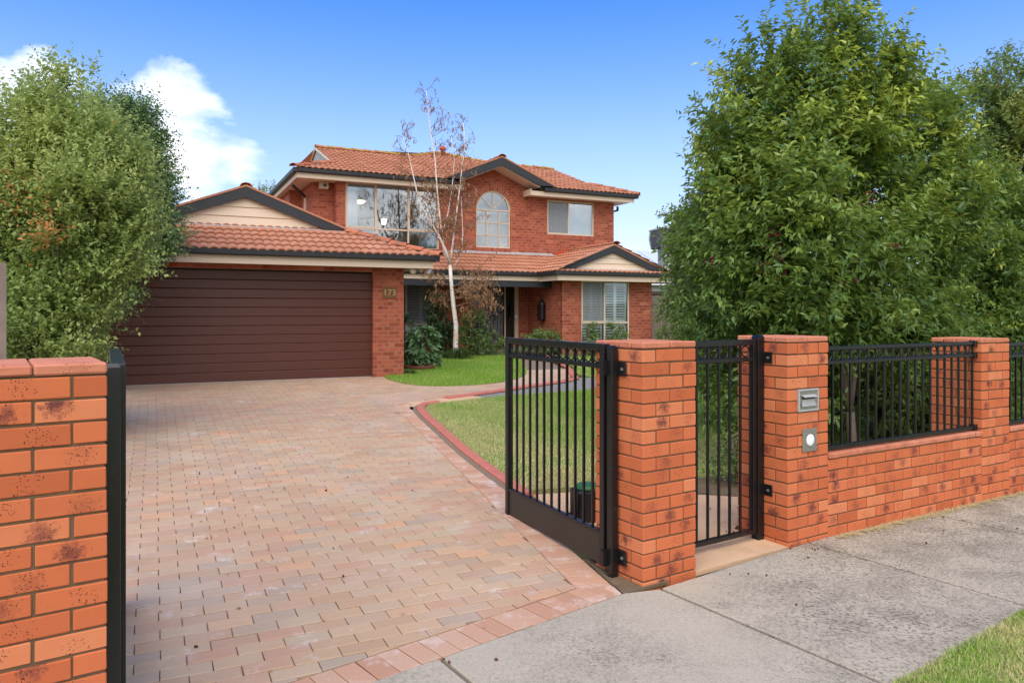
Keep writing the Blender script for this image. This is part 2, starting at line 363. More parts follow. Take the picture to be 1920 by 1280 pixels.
def leaf_mat(name, stops, young, old=None, trans=.3, rough=.38, spec=.4):
    t = MT(name, rough, spec); r = t.attr('lr'); y = t.attr('yg')
    base = t.ramp(r, stops); base = t.mix(y, base, young)
    if old: base = t.mix(t.math('GREATER_THAN', t.attr('od'), .5), base, old)
    t.col(base)
    tl = t.n.new("ShaderNodeBsdfTranslucent"); t.l(t.mix(.5, base, tuple(min(1, c*1.3) for c in young)), tl.inputs[0]); mx = t.n.new("ShaderNodeMixShader"); mx.inputs[0].default_value = trans
    o = t.n["Material Output"]; t.l(t.b.outputs[0], mx.inputs[1]); t.l(tl.outputs[0], mx.inputs[2]); t.l(mx.outputs[0], o.inputs[0]); return t.m
M['lilly'] = leaf_mat('glossy_leaf', [(0, (.032, .078, .024)), (.5, (.088, .178, .042)), (1, (.21, .31, .070))], (.48, .54, .07), trans=.30, rough=.33)
M['lilly2'] = leaf_mat('olive_leaf', [(0, (.06, .13, .038)), (.5, (.12, .21, .060)), (1, (.20, .29, .085))], (.42, .42, .09), trans=.3)
M['left'] = leaf_mat('light_green_leaf', [(0, (.11, .19, .05)), (.5, (.23, .33, .085)), (1, (.38, .46, .15))], (.50, .54, .16), (.55, .22, .07), trans=.38, rough=.45)
M['leftd'] = leaf_mat('mid_green_leaf', [(0, (.07, .145, .055)), (.5, (.13, .23, .085)), (1, (.20, .31, .12))], (.28, .37, .12), (.45, .2, .07), trans=.3)
M['camellia'] = leaf_mat('dark_leaf', [(0, (.028, .06, .026)), (.5, (.05, .095, .035)), (1, (.085, .14, .05))], (.13, .19, .07), trans=.2)
M['rhodo'] = leaf_mat('broad_leaf', [(0, (.12, .23, .10)), (.5, (.19, .33, .15)), (1, (.27, .42, .19))], (.26, .38, .15), trans=.2)
M['rose'] = leaf_mat('rose_leaf', [(0, (.08, .14, .04)), (.5, (.14, .22, .06)), (1, (.21, .30, .09))], (.30, .38, .12), trans=.3)
M['strap'] = leaf_mat('strap_leaf', [(0, (.05, .09, .025)), (1, (.11, .17, .05))], (.15, .22, .06), trans=.3)
M['dead'] = leaf_mat('dead_leaf', [(0, (.20, .095, .045)), (.5, (.33, .17, .08)), (1, (.50, .26, .12))], (.36, .30, .12), trans=.25, rough=.7)
M['yellow'] = leaf_mat('yellow_leaf', [(0, (.20, .22, .04)), (1, (.42, .36, .05))], (.5, .4, .05), trans=.3)
M['bark'] = simple('grey_bark', (.16, .125, .10), .9, .35, 14, bump=.6)
M['twig'] = simple('pale_twig', (.23, .19, .15), .9, .25, 14, bump=0)
def birch_mat():
    t = MT('birch_bark', .7, .25); wv = t.world((1, 1, 5)); n = t.noise(wv, 5, 6, .7); n2 = t.noise(t.world((2, 2, 9)), 3.1, 4, .6)
    base = t.mix(n, (.60, .52, .44), (.80, .75, .68)); base = t.mix(t.math('MULTIPLY', t.math('SUBTRACT', n2, .60), 12, True), base, (.055, .04, .035))
    base = t.mix(t.math('MULTIPLY', t.math('SUBTRACT', t.noise(t.world(), 2.4, 4), .52), 4, True), base, (.55, .33, .18)); t.col(base); return t.m
M['birch'] = birch_mat()
M['btwig'] = simple('birch_twig', (.16, .085, .06), .8, .3, 10, bump=0)
M['timber'] = simple('weathered_timber', (.24, .185, .15), .9, .3, 9, bump=.3)
M['darktile'] = simple('dark_roof_tile', (.05, .05, .055), .7, .3, 20)
M['solar'] = simple('solar_panel', (.62, .66, .68), .15, .05, 4, spec=.7, bump=0)
M['coolgrey'] = simple('cooler_grey', (.16, .15, .15), .7, .1, 4)
M['metalgrey'] = simple('pale_metal', (.34, .35, .34), .5, .1, 4)
M['steel'] = simple('brushed_plate', (.27, .26, .225), .45, .15, 30, spec=.5, metal=.5)
M['bronze'] = simple('bronze_plate', (.17, .085, .035), .5, .25, 30)
M['plaque'] = simple('numeral_paint', (.48, .33, .17), .5, .1, 30, bump=0)
M['glasslens'] = simple('lamp_lens', (.75, .75, .72), .25, .05, 10, bump=0)
M['berry'] = simple('dark_red_berry', (.10, .006, .014), .3, .3, 40, bump=0)
M['orangefl'] = simple('orange_petal', (.75, .27, .01), .6, .2, 40, bump=0)
M['bluefl'] = simple('pale_blue_petal', (.42, .44, .70), .6, .1, 40, bump=0)
M['terracotta'] = simple('painted_terracotta', (.17, .055, .035), .7, .2, 12)
M['greenlid'] = simple('green_lid', (.03, .12, .04), .4, .1, 12)
M['redpipe'] = simple('red_pipe', (.42, .07, .03), .6, .1, 12)

# ------------------------------------------------------------------ ground and paving
def inpoly(P, poly):
    x, y = P[:, 0], P[:, 1]; ins = np.zeros(len(P), bool); n = len(poly); j = n-1
    for i in range(n):
        xi, yi = poly[i]; xj, yj = poly[j]
        c = ((yi > y) != (yj > y)) & (x < (xj-xi)*(y-yi)/((yj-yi) or 1e-9)+xi); ins ^= c; j = i
    return ins
def smooth_poly(pts, closed=False, it=2):
    for _ in range(it):
        o = [] if closed else [pts[0]]; n = len(pts)
        for i in range(n if closed else n-1):
            a = pts[i]; b = pts[(i+1) % n]
            o += [(a[0]*.75+b[0]*.25, a[1]*.75+b[1]*.25), (a[0]*.25+b[0]*.75, a[1]*.25+b[1]*.75)]
        if not closed: o.append(pts[-1])
        pts = o
    return pts
def sheet(name, poly, dz, mat, step=.5, skirt=0.):      # poly in uv
    poly = [tuple(p) for p in poly]; n = len(poly)
    dense = []
    for i in range(n):
        a = poly[i]; b = poly[(i+1) % n]; k = max(1, int(math.dist(a, b)/step))
        dense += [(a[0]+(b[0]-a[0])*j/k, a[1]+(b[1]-a[1])*j/k) for j in range(k)]
    xs = [p[0] for p in dense]; ys = [p[1] for p in dense]
    G = np.array([(x, y) for x in np.arange(min(xs), max(xs), step) for y in np.arange(min(ys), max(ys), step)] or [(0, 0)])
    G = G[inpoly(G, poly)] if len(G) else G
    pts = [Vector(p) for p in dense]+[Vector((float(a), float(b))) for a, b in G]; nd = len(dense)
    r = delaunay_2d_cdt(pts, [], [list(range(nd))], 1, 1e-5)
    V = []
    for p in r[0]:
        x, y = W(p[0], p[1]); V.append((x, y, hv(p[1])+dz))
    F = [tuple(f) for f in r[2]]
    mb = MB(); mb.v = V; mb.f = F
    if skirt:
        b = len(mb.v)
        for p in dense: x, y = W(*p); mb.v += [(x, y, hv(p[1])+dz), (x, y, hv(p[1])+dz-skirt)]
        for i in range(nd): j = (i+1) % nd; mb.f.append((b+2*i, b+2*i+1, b+2*j+1, b+2*j))
    me = mb.mesh(name, mat); o = put(name, me); return o
mb = MB(); vb = [-300, -60, -10.8, 0, 5, 60, 500]
for i, v in enumerate(vb):
    for u in (-300, 300): x, y = W(u, v); mb.v.append((x, y, hv(v)-.06))
for i in range(len(vb)-1): mb.f.append((2*i, 2*i+1, 2*i+3, 2*i+2))
struct(part('ground', mb, M['turf']))

FA = R(33)                                   # direction of the front fence
fd = Vector((math.cos(FA), math.sin(FA))); fn = Vector((-math.sin(FA), math.cos(FA)))
G0 = Vector((.8216, 4.685))                  # front left foot of the gate pillar
PED = Vector((2.021, 5.47)); P3 = Vector((4.28, 6.80)); LP = Vector((-1.527, 2.816))
# footpath slabs (1.59 m squares), laid in the fence direction
fl0 = Vector((-.67, 3.47)); fl1 = Vector((.67, 4.58)); fld = (fl1-fl0).normalized(); fln = Vector((-fld.y, fld.x))
foot = struct(part('footpath_base', MB().add([(-14, -7.8, -.03), (-12.5, -9.9, -.03), (15, 9.2, -.03), (14, 14, -.03)], [(0, 1, 2, 3)]), simple('dark_joint_dirt', (.035, .028, .018), .95, .4, 30)))
foot.name = 'footpath'
q0 = Vector((.92, 4.66)); qd = Vector((.811, .585)); qj = Vector((.555, -.832)); qq = [q0+qj*.01+qd*.03, q0+qj*1.49+qd*.03, q0+qj*1.49+qd*14, q0+qj*.01+qd*14]
part('joint_filler', MB().add([(p.x, p.y, -.003) for p in qq], [(0, 1, 2, 3)]), bpy.data.materials['dark_joint_dirt'], foot)
def slab(poly, gap=.017):
    c = Vector((sum(p[0] for p in poly)/len(poly), sum(p[1] for p in poly)/len(poly)))
    q = [Vector(p)+(c-Vector(p)).normalized()*gap for p in poly]; h = random.uniform(-.003, .003)
    mb = MB(); mb.prism([tuple(p) for p in q][::-1], lambda a, b, d: (a, b, d), .006+h, -.06)
    o = bevel(part('slab', mb, M['concrete'], foot), .006, 2); return o
jd = Vector((.555, -.832)); o0 = Vector((.92, 4.66))
for k in range(-9, 10):
    a = o0+Vector((.811, .585))*1.59*k; b = a+Vector((.811, .585))*1.59
    if k < 0:      # along the driveway mouth the slabs follow the paver edge
        def onl(p):
            t = ((fl0.x-p.x)*fln.x+(fl0.y-p.y)*fln.y)/(jd.x*fln.x+jd.y*fln.y); return p+jd*t
        a2 = onl(a) if k > -3.5 else a; b2 = onl(b) if k > -3.5 and k < -1 else b
        if k == -1: b2 = b
        slab([a2]+([fl1+fld*.02] if k == -1 else [])+[b2, b+jd*1.50, a+jd*1.50])
    else: slab([a, b, b+jd*1.50, a+jd*1.50])
# paver field
front_off = .245
def uvline(a, b):                       # half plane kept: left of a->b ; in uv
    return (a, b)
F0 = UV(*(fl0+fln*front_off)); F1 = UV(*(fl1+fln*front_off))
BL = [(-.80, -3.9), (-.88, -4.75), (-1.30, -7.89), (-1.72, -10.9)]
def clip(poly, a, b):                   # keep the part left of a->b
    o = []; n = len(poly)
    def s(p): return (b[0]-a[0])*(p[1]-a[1])-(b[1]-a[1])*(p[0]-a[0])
    for i in range(n):
        p = poly[i]; q = poly[(i+1) % n]; sp, sq = s(p), s(q)
        if sp >= 0: o.append(p)
        if (sp > 0 > sq) or (sp < 0 < sq):
            t = sp/(sp-sq); o.append(tuple(p[k]+(q[k]-p[k])*t for k in range(len(p))))
    return o
def project(x, y, z): return 960+1400*x/y, 586-(z-CAMZ)*1400/y
REGION = [(-6.6, -13), (-1.72, -13), (-1.72, -10.9), (-1.30, -7.89), (-.88, -4.75), (-.7, -3.9), (-.1, -3.3), (.81, -2.95), (1.71, -2.55), (2.45, -2.2), (3.37, -1.8), (4.0, -1.1),
          (4.77, .45), (5.15, 1.6), (6.6, 5.2), (4.9, 5.2), (3.6, .9), (2.9, -.4), (2.2, -1.2), (1.5, -1.5), (.8, -1.5), (.35, -1.1), (.3, .1), (-.02, .3), (-6.6, .3)]
def prism_mesh(poly, h, ch, lift=0.):    # paver in local coordinates, chamfered top
    mb = MB(); n = len(poly); cx = sum(p[0] for p in poly)/n; cy = sum(p[1] for p in poly)/n
    inn = []
    for i in range(n):
        a, b, c = Vector(poly[i-1][:2]), Vector(poly[i][:2]), Vector(poly[(i+1) % n][:2])
        d1 = (a-b).normalized(); d2 = (c-b).normalized(); bi = (d1+d2)
        bi = bi.normalized()*ch*1.4 if bi.length > 1e-4 else Vector((0, 0)); inn.append((b.x+bi.x, b.y+bi.y))
    mb.v = [(p[0], p[1], 0) for p in inn]+[(p[0], p[1], -ch*.7) for p in poly]+[(p[0], p[1], -h) for p in poly]
    mb.f = [tuple(range(n))]+[(i, n+i, n+(i+1) % n, (i+1) % n) for i in range(n)]+[(n+i, 2*n+i, 2*n+(i+1) % n, n+(i+1) % n) for i in range(n)]
    return mb
drive = struct(sheet('driveway', REGION, -.035, M['sand'], 1.0))
BW, BH, JT = .231, .1142, .0044
cells = []; j = 0; v = -12.2
while v < .25:
    off = (j % 2)*.5*(BW+JT)+random.uniform(-.006, .006); u = -6.55+off
    while u < 6.5:
        cx, cy = u+BW/2, v+BH/2; cells.append((u, v, j)); u += BW+JT
    v += BH+JT; j += 1
C = np.array([(c[0]+BW/2, c[1]+BH/2) for c in cells]); keep = inpoly(C, REGION)
single = []; lump = []
for (u, v, j), k in zip(cells, keep):
    nearr = (v < -4.6 and u < 0)
    if not k and not nearr: continue
    q = [(u, v), (u+BW, v), (u+BW, v+BH), (u, v+BH)]
    if v < -9.5 or u < -2: q = clip(q, F0, F1)
    if v < -4.5:
        for a, b in zip(BL[1:], BL[:-1]): 
            if b[1] > v-.2 and a[1] < v+.3 or True:
                q = clip(q, a, b) if q else q
    if len(q) < 3: continue
    ar = abs(sum(q[i-1][0]*q[i][1]-q[i][0]*q[i-1][1] for i in range(len(q))))/2
    if ar < .002: continue
    cx = sum(p[0] for p in q)/len(q); cy = sum(p[1] for p in q)/len(q); x, y = W(cx, cy)
    inview = False
    if y > 2.5: px, py = project(x, y, hv(cy)); inview = 225 < px < 1200 and py < 1300
    lump.append((math.hypot(x, y)+(0 if inview else 1000), cx, cy, q))
lump.sort(key=lambda t: t[0])
SL = math.atan(.4/10.8)
whole = prism_mesh([(-BW/2, -BH/2), (BW/2, -BH/2), (BW/2, BH/2), (-BW/2, BH/2)], .03, .004).mesh('paver', M['paver'])
for d, cx, cy, q in lump[:290]:
    full = len(q) == 4 and abs(abs(q[0][0]-q[1][0])-BW) < 1e-4 and abs(q[2][1]-q[1][1]-BH) < 1e-4
    me = whole if full else prism_mesh([(p[0]-cx, p[1]-cy) for p in q], .03, .003).mesh('paver', M['paver'])
    x, y = W(cx, cy)
    o = put('paver', me, drive, (x, y, hv(cy)+random.gauss(0, .0012)), ((SL if cy > -10.8 else 0)+random.gauss(0, .006), random.gauss(0, .005), TH+random.gauss(0, .006)))
def joined(name, items, mat, parent=None):    # items: (mb, 4x4 matrix, random)
    V = []; F = []; br = []; bl = []
    for m, mx, r in items:
        b = len(V)
        for p in m.v: V.append(tuple(mx @ Vector(p))); bl.append(p); br.append(r)
        F += [tuple(i+b for i in f) for f in m.f]
    me = bpy.data.meshes.new(name); me.from_pydata(V, [], F); me.materials.append(mat)
    fattr(me, 'br', br); fattr(me, 'bl', bl, 'FLOAT_VECTOR'); return stuff(put(name, me, parent))
items = []
wm = prism_mesh([(-BW/2, -BH/2), (BW/2, -BH/2), (BW/2, BH/2), (-BW/2, BH/2)], .03, .004)
for d, cx, cy, q in lump[290:]:
    full = len(q) == 4 and abs(abs(q[0][0]-q[1][0])-BW) < 1e-4
    x, y = W(cx, cy)
    items.append((wm if full else prism_mesh([(p[0]-cx, p[1]-cy) for p in q], .03, .003), Matrix.Translation((x, y, hv(cy)+random.gauss(0, .001))) @ Matrix.Rotation(TH, 4, 'Z') @ Matrix.Rotation(SL if cy > -10.8 else 0, 4, 'X'), random.random()))
joined('paver_field', items, M['paver'], drive)
# header course along the footpath
band = struct(part('header_course', MB().add([(fl0.x-3*fld.x-.02, fl0.y-3*fld.y, -.03), (fl1.x+.1, fl1.y+.05, -.03), (fl1.x+.1-.3, fl1.y+.25, -.03), (fl0.x-3*fld.x-.3, fl0.y-3*fld.y+.25, -.03)], [(0, 1, 2, 3)]), M['sand']))
hm = prism_mesh([(-BH/2, 0), (BH/2, 0), (BH/2, .232), (-BH/2, .232)], .03, .004).mesh('paver', M['header'])
Lf = (fl1-fl0).length; nh = int((Lf+2.6)/(BH+.006))
for i in range(nh):
    p = fl1-fld*((i+.5)*(BH+.006)); put('paver', hm, band, (p.x, p.y, .001+random.gauss(0, .001)), (0, 0, math.atan2(fld.y, fld.x)+random.gauss(0, .008)))
# border course by the kerb
for a, b in zip(BL[1:], BL[:-1]):
    pass
bl = [W(*p) for p in BL[::-1]]; pts = smooth_poly([Vector(p) for p in bl], it=0)
path = [Vector(W(-1.80, -11.45))]+[Vector(p) for p in bl]+[Vector(W(-.55, -3.35))]
bm_items = []; dist = 0
hm2 = prism_mesh([(0.004, -BH/2), (.235, -BH/2), (.235, BH/2), (0.004, BH/2)], .03, .004).mesh('paver', M['header'])
for a, b in zip(path[:-1], path[1:]):
    L = (b-a).length; n = max(1, round(L/(BH+.006))); ang = math.atan2((b-a).y, (b-a).x)-math.pi/2
    for i in range(n):
        p = a+(b-a)*((i+.5)/n); x, y = p
        if (p-fl0).dot(fln) < .10: continue
        put('paver', hm2, band, (x, y, hxy(x, y)+.001+random.gauss(0, .001)), (SL*.9, 0, ang+random.gauss(0, .008)))
# concrete haunch and gate footing soil between border and kerb
sheet_pts = [(-1.5, -11.2), (-1.05, -8.9), (-1.0, -8.4), (-.9, -7.2), (-.7, -5.8), (-.5, -4.6), (-.35, -3.9), (-.2, -3.6), (-.6, -3.3), (-.75, -4.2), (-.95, -6), (-1.2, -9), (-1.6, -11.2)]
sheet_pts = [W(*p) for p in sheet_pts]
def sweep_uv(pts, prof, mat, name, base=0.):      # profile (across, up) swept along uv points
    mb = MB(); n = len(prof); P = [Vector(p) for p in pts]
    for i, p in enumerate(P):
        d = (P[min(i+1, len(P)-1)]-P[max(i-1, 0)]).normalized(); nn = Vector((-d.y, d.x))
        for a, z in prof:
            q = p+nn*a; x, y = W(q.x, q.y); mb.v.append((x, y, hv(p.y)+z+base))
    for i in range(len(P)-1):
        for k in range(n-1): mb.f.append((i*n+k, i*n+k+1, (i+1)*n+k+1, (i+1)*n+k))
    mb.f.append(tuple(range(n))); mb.f.append(tuple((len(P)-1)*n+k for k in range(n-1, -1, -1)))
    return part(name, mb, mat, smooth=False)
KP = [(-.065, .0), (-.060, .022), (-.04, .038), (.04, .040), (.062, .025), (.065, .0)]
K1 = smooth_poly([(-1.07, -9.0), (-1.04, -8.48), (-.93, -7.26), (-.73, -5.86), (-.56, -4.63), (-.42, -4.0), (-.22, -3.72), (.02, -3.62)])
struct(sweep_uv(K1, KP, M['kerb'], 'driveway_kerb'))
struct(sweep_uv([(p[0]-.085, p[1]) for p in K1], [(-.05, -.02), (-.04, .006), (.03, .012), (.04, .0)], M['sand'], 'kerb_haunch'))
K2 = smooth_poly([(.3, -3.25), (.81, -3.05), (1.71, -2.66), (2.45, -2.3), (3.37, -1.92), (3.85, -1.55), (4.05, -1.0), (4.35, -.35), (4.77, .45), (5.1, 1.51), (5.5, 2.6), (6.0, 4.0)])
struct(sweep_uv(K2, KP, M['kerb'], 'path_kerb'))
# lawns, stone strip, concrete pad
struct(sheet('path_edge', [(-.42, -3.95), (.0, -3.66), (.60, -3.50), (.95, -3.36), (.85, -3.12), (.35, -3.18), (-.3, -3.40), (-.62, -3.75)], .004, M['apricot'], .4))
LAWN1 = smooth_poly([(.62, .12), (.12, .02), (.12, -.7), (.26, -1.42), (.7, -1.8), (1.54, -1.82), (2.23, -1.55), (2.9, -.9), (3.3, -.3), (3.86, .89), (4.6, 2.7), (4.9, 3.9), (5.1, 4.4), (.62, 4.4)], True, 1)
LAWN2 = [(-1.0, -8.85), (-.97, -8.4), (-.86, -7.2), (-.66, -5.83), (-.49, -4.6), (-.36, -4.05), (-.18, -3.82), (.05, -3.68), (.6, -3.52), (1.37, -3.35), (2.32, -3.3), (3.23, -3.13), (6.5, -2.6),
         (12, -2.6), (12, -9.2), (1.6, -9.1), (.6, -9.1), (.0, -9.0)]
LAWN3 = [(4.2, -1.45), (4.25, -.9), (4.5, -.3), (4.95, .5), (5.3, 1.6), (5.9, 3.0), (12, 3.0), (12, -1.45)]
struct(sheet('front_lawn', LAWN1, .012, M['turf'], .6, .05)); struct(sheet('side_lawn', LAWN2, .012, M['turf'], .6, .05)); struct(sheet('far_lawn', LAWN3, .012, M['turf'], .8, .05))
STRIP = [(.1, -3.64), (.72, -3.45), (1.37, -3.33), (2.32, -3.28), (3.23, -3.1), (6.5, -2.6), (12, -2.6), (12, -1.45), (4.2, -1.5), (4.0, -1.35), (3.85, -1.68), (3.37, -2.04), (2.45, -2.42), (1.71, -2.78), (.81, -3.17), (.3, -3.4)]
struct(sheet('stone_strip_bed', STRIP, .0, M['bluestone'], .6))
strip = struct(thing('stone_strip', '', '')) if False else None
struct(sheet('garden_bed', [(.6, 1.2), (1.6, 1.6), (2.6, 3.0), (3.4, 4.1), (4.9, 4.2), (6.42, 4.6), (6.42, 5.85), (.6, 5.85)], .03, M['soil'], .6, .03))
struct(sheet('wing_bed', [(5.9, 3.0), (12, 3.0), (12, 3.9), (6.2, 3.9)], .03, M['soil'], .6))
PADX = [W(-1.02, -8.98), W(-.3, -9.1), W(.5, -9.62), W(.9, -9.9), (2.35, 6.75), tuple(PED+fn*.5), tuple(PED), tuple(G0+fd*.46), tuple(G0+fd*.1+fn*.2), W(-1.25, -11.0)]
PAD = [UV(*p) for p in PADX]
struct(sheet('entry_path', PAD, .006, M['apricot'], .5, .03))
struct(sheet('fence_bed', [UV(*W(.5, -9.62)), UV(*W(.0, -9.1)), (1.6, -9.1), (12, -9.2), (12, -10.6), UV(*(PED+fn*.4+fd*.4)), UV(2.35, 6.75), UV(*W(.9, -9.9))], .016, M['soil'], .5, .03))
struct(sheet('gate_footing', [UV(.685, 4.575), UV(*(G0+fd*.2-fn*.02)), UV(*(G0+fd*.2+fn*.5)), UV(*(G0+fn*.6)), UV(.50, 5.2), UV(.60, 4.84)], .004, M['soil'], .3, .02))
VERGE = [UV(*(o0+jd*1.505+Vector((.811, .585))*t)) for t in (-9, 16)]+[UV(*(o0+jd*5.0+Vector((.811, .585))*t)) for t in (16, -9)]
struct(sheet('verge_lawn', VERGE, .0, M['turf'], 1.5))
struct(part('road', MB().add([(-60, -47, -.10), (60, 39, -.10), (66, 30, -.10), (-54, -56, -.10)], [(0, 3, 2, 1)]), simple('asphalt', (.05, .05, .05), .9)))
def blades(name, poly, n, hgt, wid, drybias, cull=None):
    P = np.array(poly); lo, hi = P.min(0), P.max(0)
    pts = lo+(hi-lo)*rng.random((int(n*1.3)*2, 2)); pts = pts[inpoly(pts, poly)]
    if cull is not None: pts = pts[cull(pts)]
    pts = pts[:n]; n = len(pts)
    X = OX+pts[:, 0]*cT-pts[:, 1]*sT; Y = OY+pts[:, 0]*sT+pts[:, 1]*cT; Z = np.array([hv(v) for v in pts[:, 1]])+.008
    a = rng.random(n)*2*np.pi; h = hgt*(.55+.75*rng.random(n)); lean = (rng.random((n, 2))-.5)*1.1*h[:, None]
    nzv = np.sin(X*1.3+1)*np.cos(Y*1.1)+np.sin(X*3.7+Y*2.9)*.6+np.sin(X*.5-Y*.8+2)*.7
    d = np.clip(drybias(pts)+nzv*.22+rng.normal(0, .28, n), 0, 1)
    h = h*(1-.35*d)
    V = np.empty((n, 3, 3)); w_ = wid*(.7+.6*rng.random(n))
    V[:, 0] = np.stack([X-np.cos(a)*w_, Y-np.sin(a)*w_, Z], 1); V[:, 1] = np.stack([X+np.cos(a)*w_, Y+np.sin(a)*w_, Z], 1)
    V[:, 2] = np.stack([X+lean[:, 0], Y+lean[:, 1], Z+h], 1)
    me = nmesh(name, V.reshape(-1, 3), np.arange(3*n).reshape(n, 3), M['grass'], {'lr': np.repeat(rng.random(n), 3), 'dry': np.repeat(d, 3)})
    return stuff(put(name, me))
blades('front_lawn_grass', LAWN1, 60000, .055, .006, lambda p: np.where(p[:, 1] > 1.5, .12, -.25))
def d2(p):
    dk = np.full(len(p), 9.)
    for q in K1: dk = np.minimum(dk, np.hypot(p[:, 0]-q[0], p[:, 1]-q[1]))
    return np.clip(.95-dk*.50, -.1, .9)+np.clip((-6.4-p[:, 1])*.35, 0, .6)-.02
blades('side_lawn_grass', LAWN2, 150000, .042, .004, d2, cull=lambda p: (p[:, 0] < 5.5) | (rng.random(len(p)) < .35))
blades('far_lawn_grass', LAWN3, 26000, .06, .007, lambda p: p[:, 1]*0+.15)
VN = [UV(*(o0+jd*a_+Vector((.811, .585))*t)) for a_, t in ((1.475, .0), (1.475, 4.0), (2.6, 4.0), (2.6, .0))]
blades('verge_grass', VN, 60000, .030, .0035, lambda p: .35+.35*np.sin(p[:, 0]*7+1)*np.cos(p[:, 1]*9))
# weeds and straw along the foot of the wall
n = 2600; t = rng.random(n)*5.5; P = np.array([[PED.x+.45, PED.y+.24]])+np.outer(t, np.array([.86, .51]))+np.abs(rng.normal(0, .035, (n, 1)))*np.array([[.5, -.85]])
a = rng.random(n)*2*np.pi; L = .02+.06*rng.random(n); V = np.empty((n, 3, 3)); zz = .008+.012*rng.random(n)
V[:, 0] = np.c_[P, zz]; V[:, 1] = np.c_[P+np.c_[np.cos(a), np.sin(a)]*L[:, None]*.1+.002, zz]; V[:, 2] = np.c_[P+np.c_[np.sin(a), -np.cos(a)]*L[:, None], zz+.01*rng.random(n)]
stuff(put('dry_straw', nmesh('dry_straw', V.reshape(-1, 3), np.arange(3*n).reshape(n, 3), M['grass'], {'lr': np.repeat(rng.random(n), 3), 'dry': np.ones(3*n)})))

# ------------------------------------------------------------------ front fence: pillars, low walls, steel panels, gates
def cbox(lx, ly, lz, ch):
    hx, hy, hz = lx/2, ly/2, lz/2; mb = MB(); idx = {}
    for sx in (-1, 1):
        for sy in (-1, 1):
            for sz in (-1, 1):
                for ax, p in enumerate(((hx, hy-ch, hz-ch), (hx-ch, hy, hz-ch), (hx-ch, hy-ch, hz))):
                    idx[(sx, sy, sz, ax)] = len(mb.v); mb.v.append((p[0]*sx, p[1]*sy, p[2]*sz))
    def q(*k): mb.f.append(tuple(idx[i] for i in k))
    for s in (-1, 1):
        q((s,-1,-1,0),(s,1,-1,0),(s,1,1,0),(s,-1,1,0)); q((-1,s,-1,1),(1,s,-1,1),(1,s,1,1),(-1,s,1,1)); q((-1,-1,s,2),(1,-1,s,2),(1,1,s,2),(-1,1,s,2))
    for a in (-1, 1):
        for b in (-1, 1):
            q((-1,a,b,1),(1,a,b,1),(1,a,b,2),(-1,a,b,2)); q((a,-1,b,0),(a,1,b,0),(a,1,b,2),(a,-1,b,2)); q((a,b,-1,0),(a,b,1,0),(a,b,1,1),(a,b,-1,1))
            for c in (-1, 1): q((a,b,c,0),(a,b,c,1),(a,b,c,2))
    return mb
def battr(me):
    co = np.empty(len(me.vertices)*3, dtype=np.float32); me.vertices.foreach_get('co', co); fattr(me, 'bl', co, 'FLOAT_VECTOR')
def fixn(me):
    bm = bmesh.new(); bm.from_mesh(me); bmesh.ops.recalc_face_normals(bm, faces=bm.faces); bm.to_mesh(me); bm.free()
def brickmesh(lx, ly, lz, ch, mat, jit=.0):
    mb = cbox(lx, ly, lz, ch); mb.v = [tuple(c+random.uniform(-jit, jit) for c in p) for p in mb.v]
    me = mb.mesh('brick', mat); fixn(me); battr(me); return me
FB = [brickmesh(.230, .110, .076, .0035, M['fbrick'], .0009) for _ in range(6)]
FH = [brickmesh(.110, .110, .076, .0035, M['fbrick'], .0009) for _ in range(2)]
CB = [brickmesh(.233, .112, .040, .007, M['fcap'], .0012) for _ in range(5)]
CBH = brickmesh(.110, .112, .040, .007, M['fcap'], .001)
def fb(parent, x, y, z, rz=0, me=None, nm='brick'):
    return put(nm, me or random.choice(FB), parent, (x+random.gauss(0, .0012), y+random.gauss(0, .0012), z+random.gauss(0, .0008)), (0, 0, rz+random.choice((0, math.pi))+random.gauss(0, .003)))
def pillar(name, label, corner, ang, ztop, first='A', cap='B', rows=18):
    t = thing(name, label, 'brick pillar', (corner.x, corner.y, 0), ang, 'brick pillars of the front fence')
    part('mortar', MB().box(.008, .008, -.05, .462, .462, ztop-.002), M['fmortar'], t)
    for r in range(rows):
        z = ztop-.005-.038-r*.086
        A = (r % 2 == 0) == (first == 'A')
        if A:
            for x in (.055, .415):
                for y in (.115, .355): fb(t, x, y, z, R(90))
            for y in (.055, .415): fb(t, .235, y, z)
        else:
            for x in (.115, .355):
                for y in (.055, .415): fb(t, x, y, z)
            for x in (.055, .415): fb(t, x, .235, z, R(90))
    for i in range(4):
        y = .055+i*.120
        if cap == 'B' or i % 2:
            for x in (.1155, .3545): put('cap_brick', random.choice(CB), t, (x, y, ztop+.024), (0, 0, random.gauss(0, .003)))
        else:
            for x in (.055, .415): put('cap_brick', CBH, t, (x, y, ztop+.024))
            put('cap_brick', random.choice(CB), t, (.235, y, ztop+.024))
    part('cap_mortar', MB().box(.012, .012, ztop, .458, .458, ztop+.030), M['fmortar'], t)
    return t
gp = pillar('brick_pillar', 'orange brick pillar between the open driveway gate and the narrow pedestrian gate', G0, R(32.8), 1.488)
lp = pillar('brick_pillar', 'nearest orange brick pillar, cut off by the left edge of the photo', LP-Vector((math.cos(R(35)), math.sin(R(35))))*.47, R(35), 1.488)
pp = pillar('brick_pillar', 'orange brick pillar with a letter slot plate and a round white button set in its face', PED, R(31.8), 1.496)
p3 = pillar('brick_pillar', 'orange brick pillar at the far right end of the first fence panel', P3, R(30), 1.437, 'B', 'A')
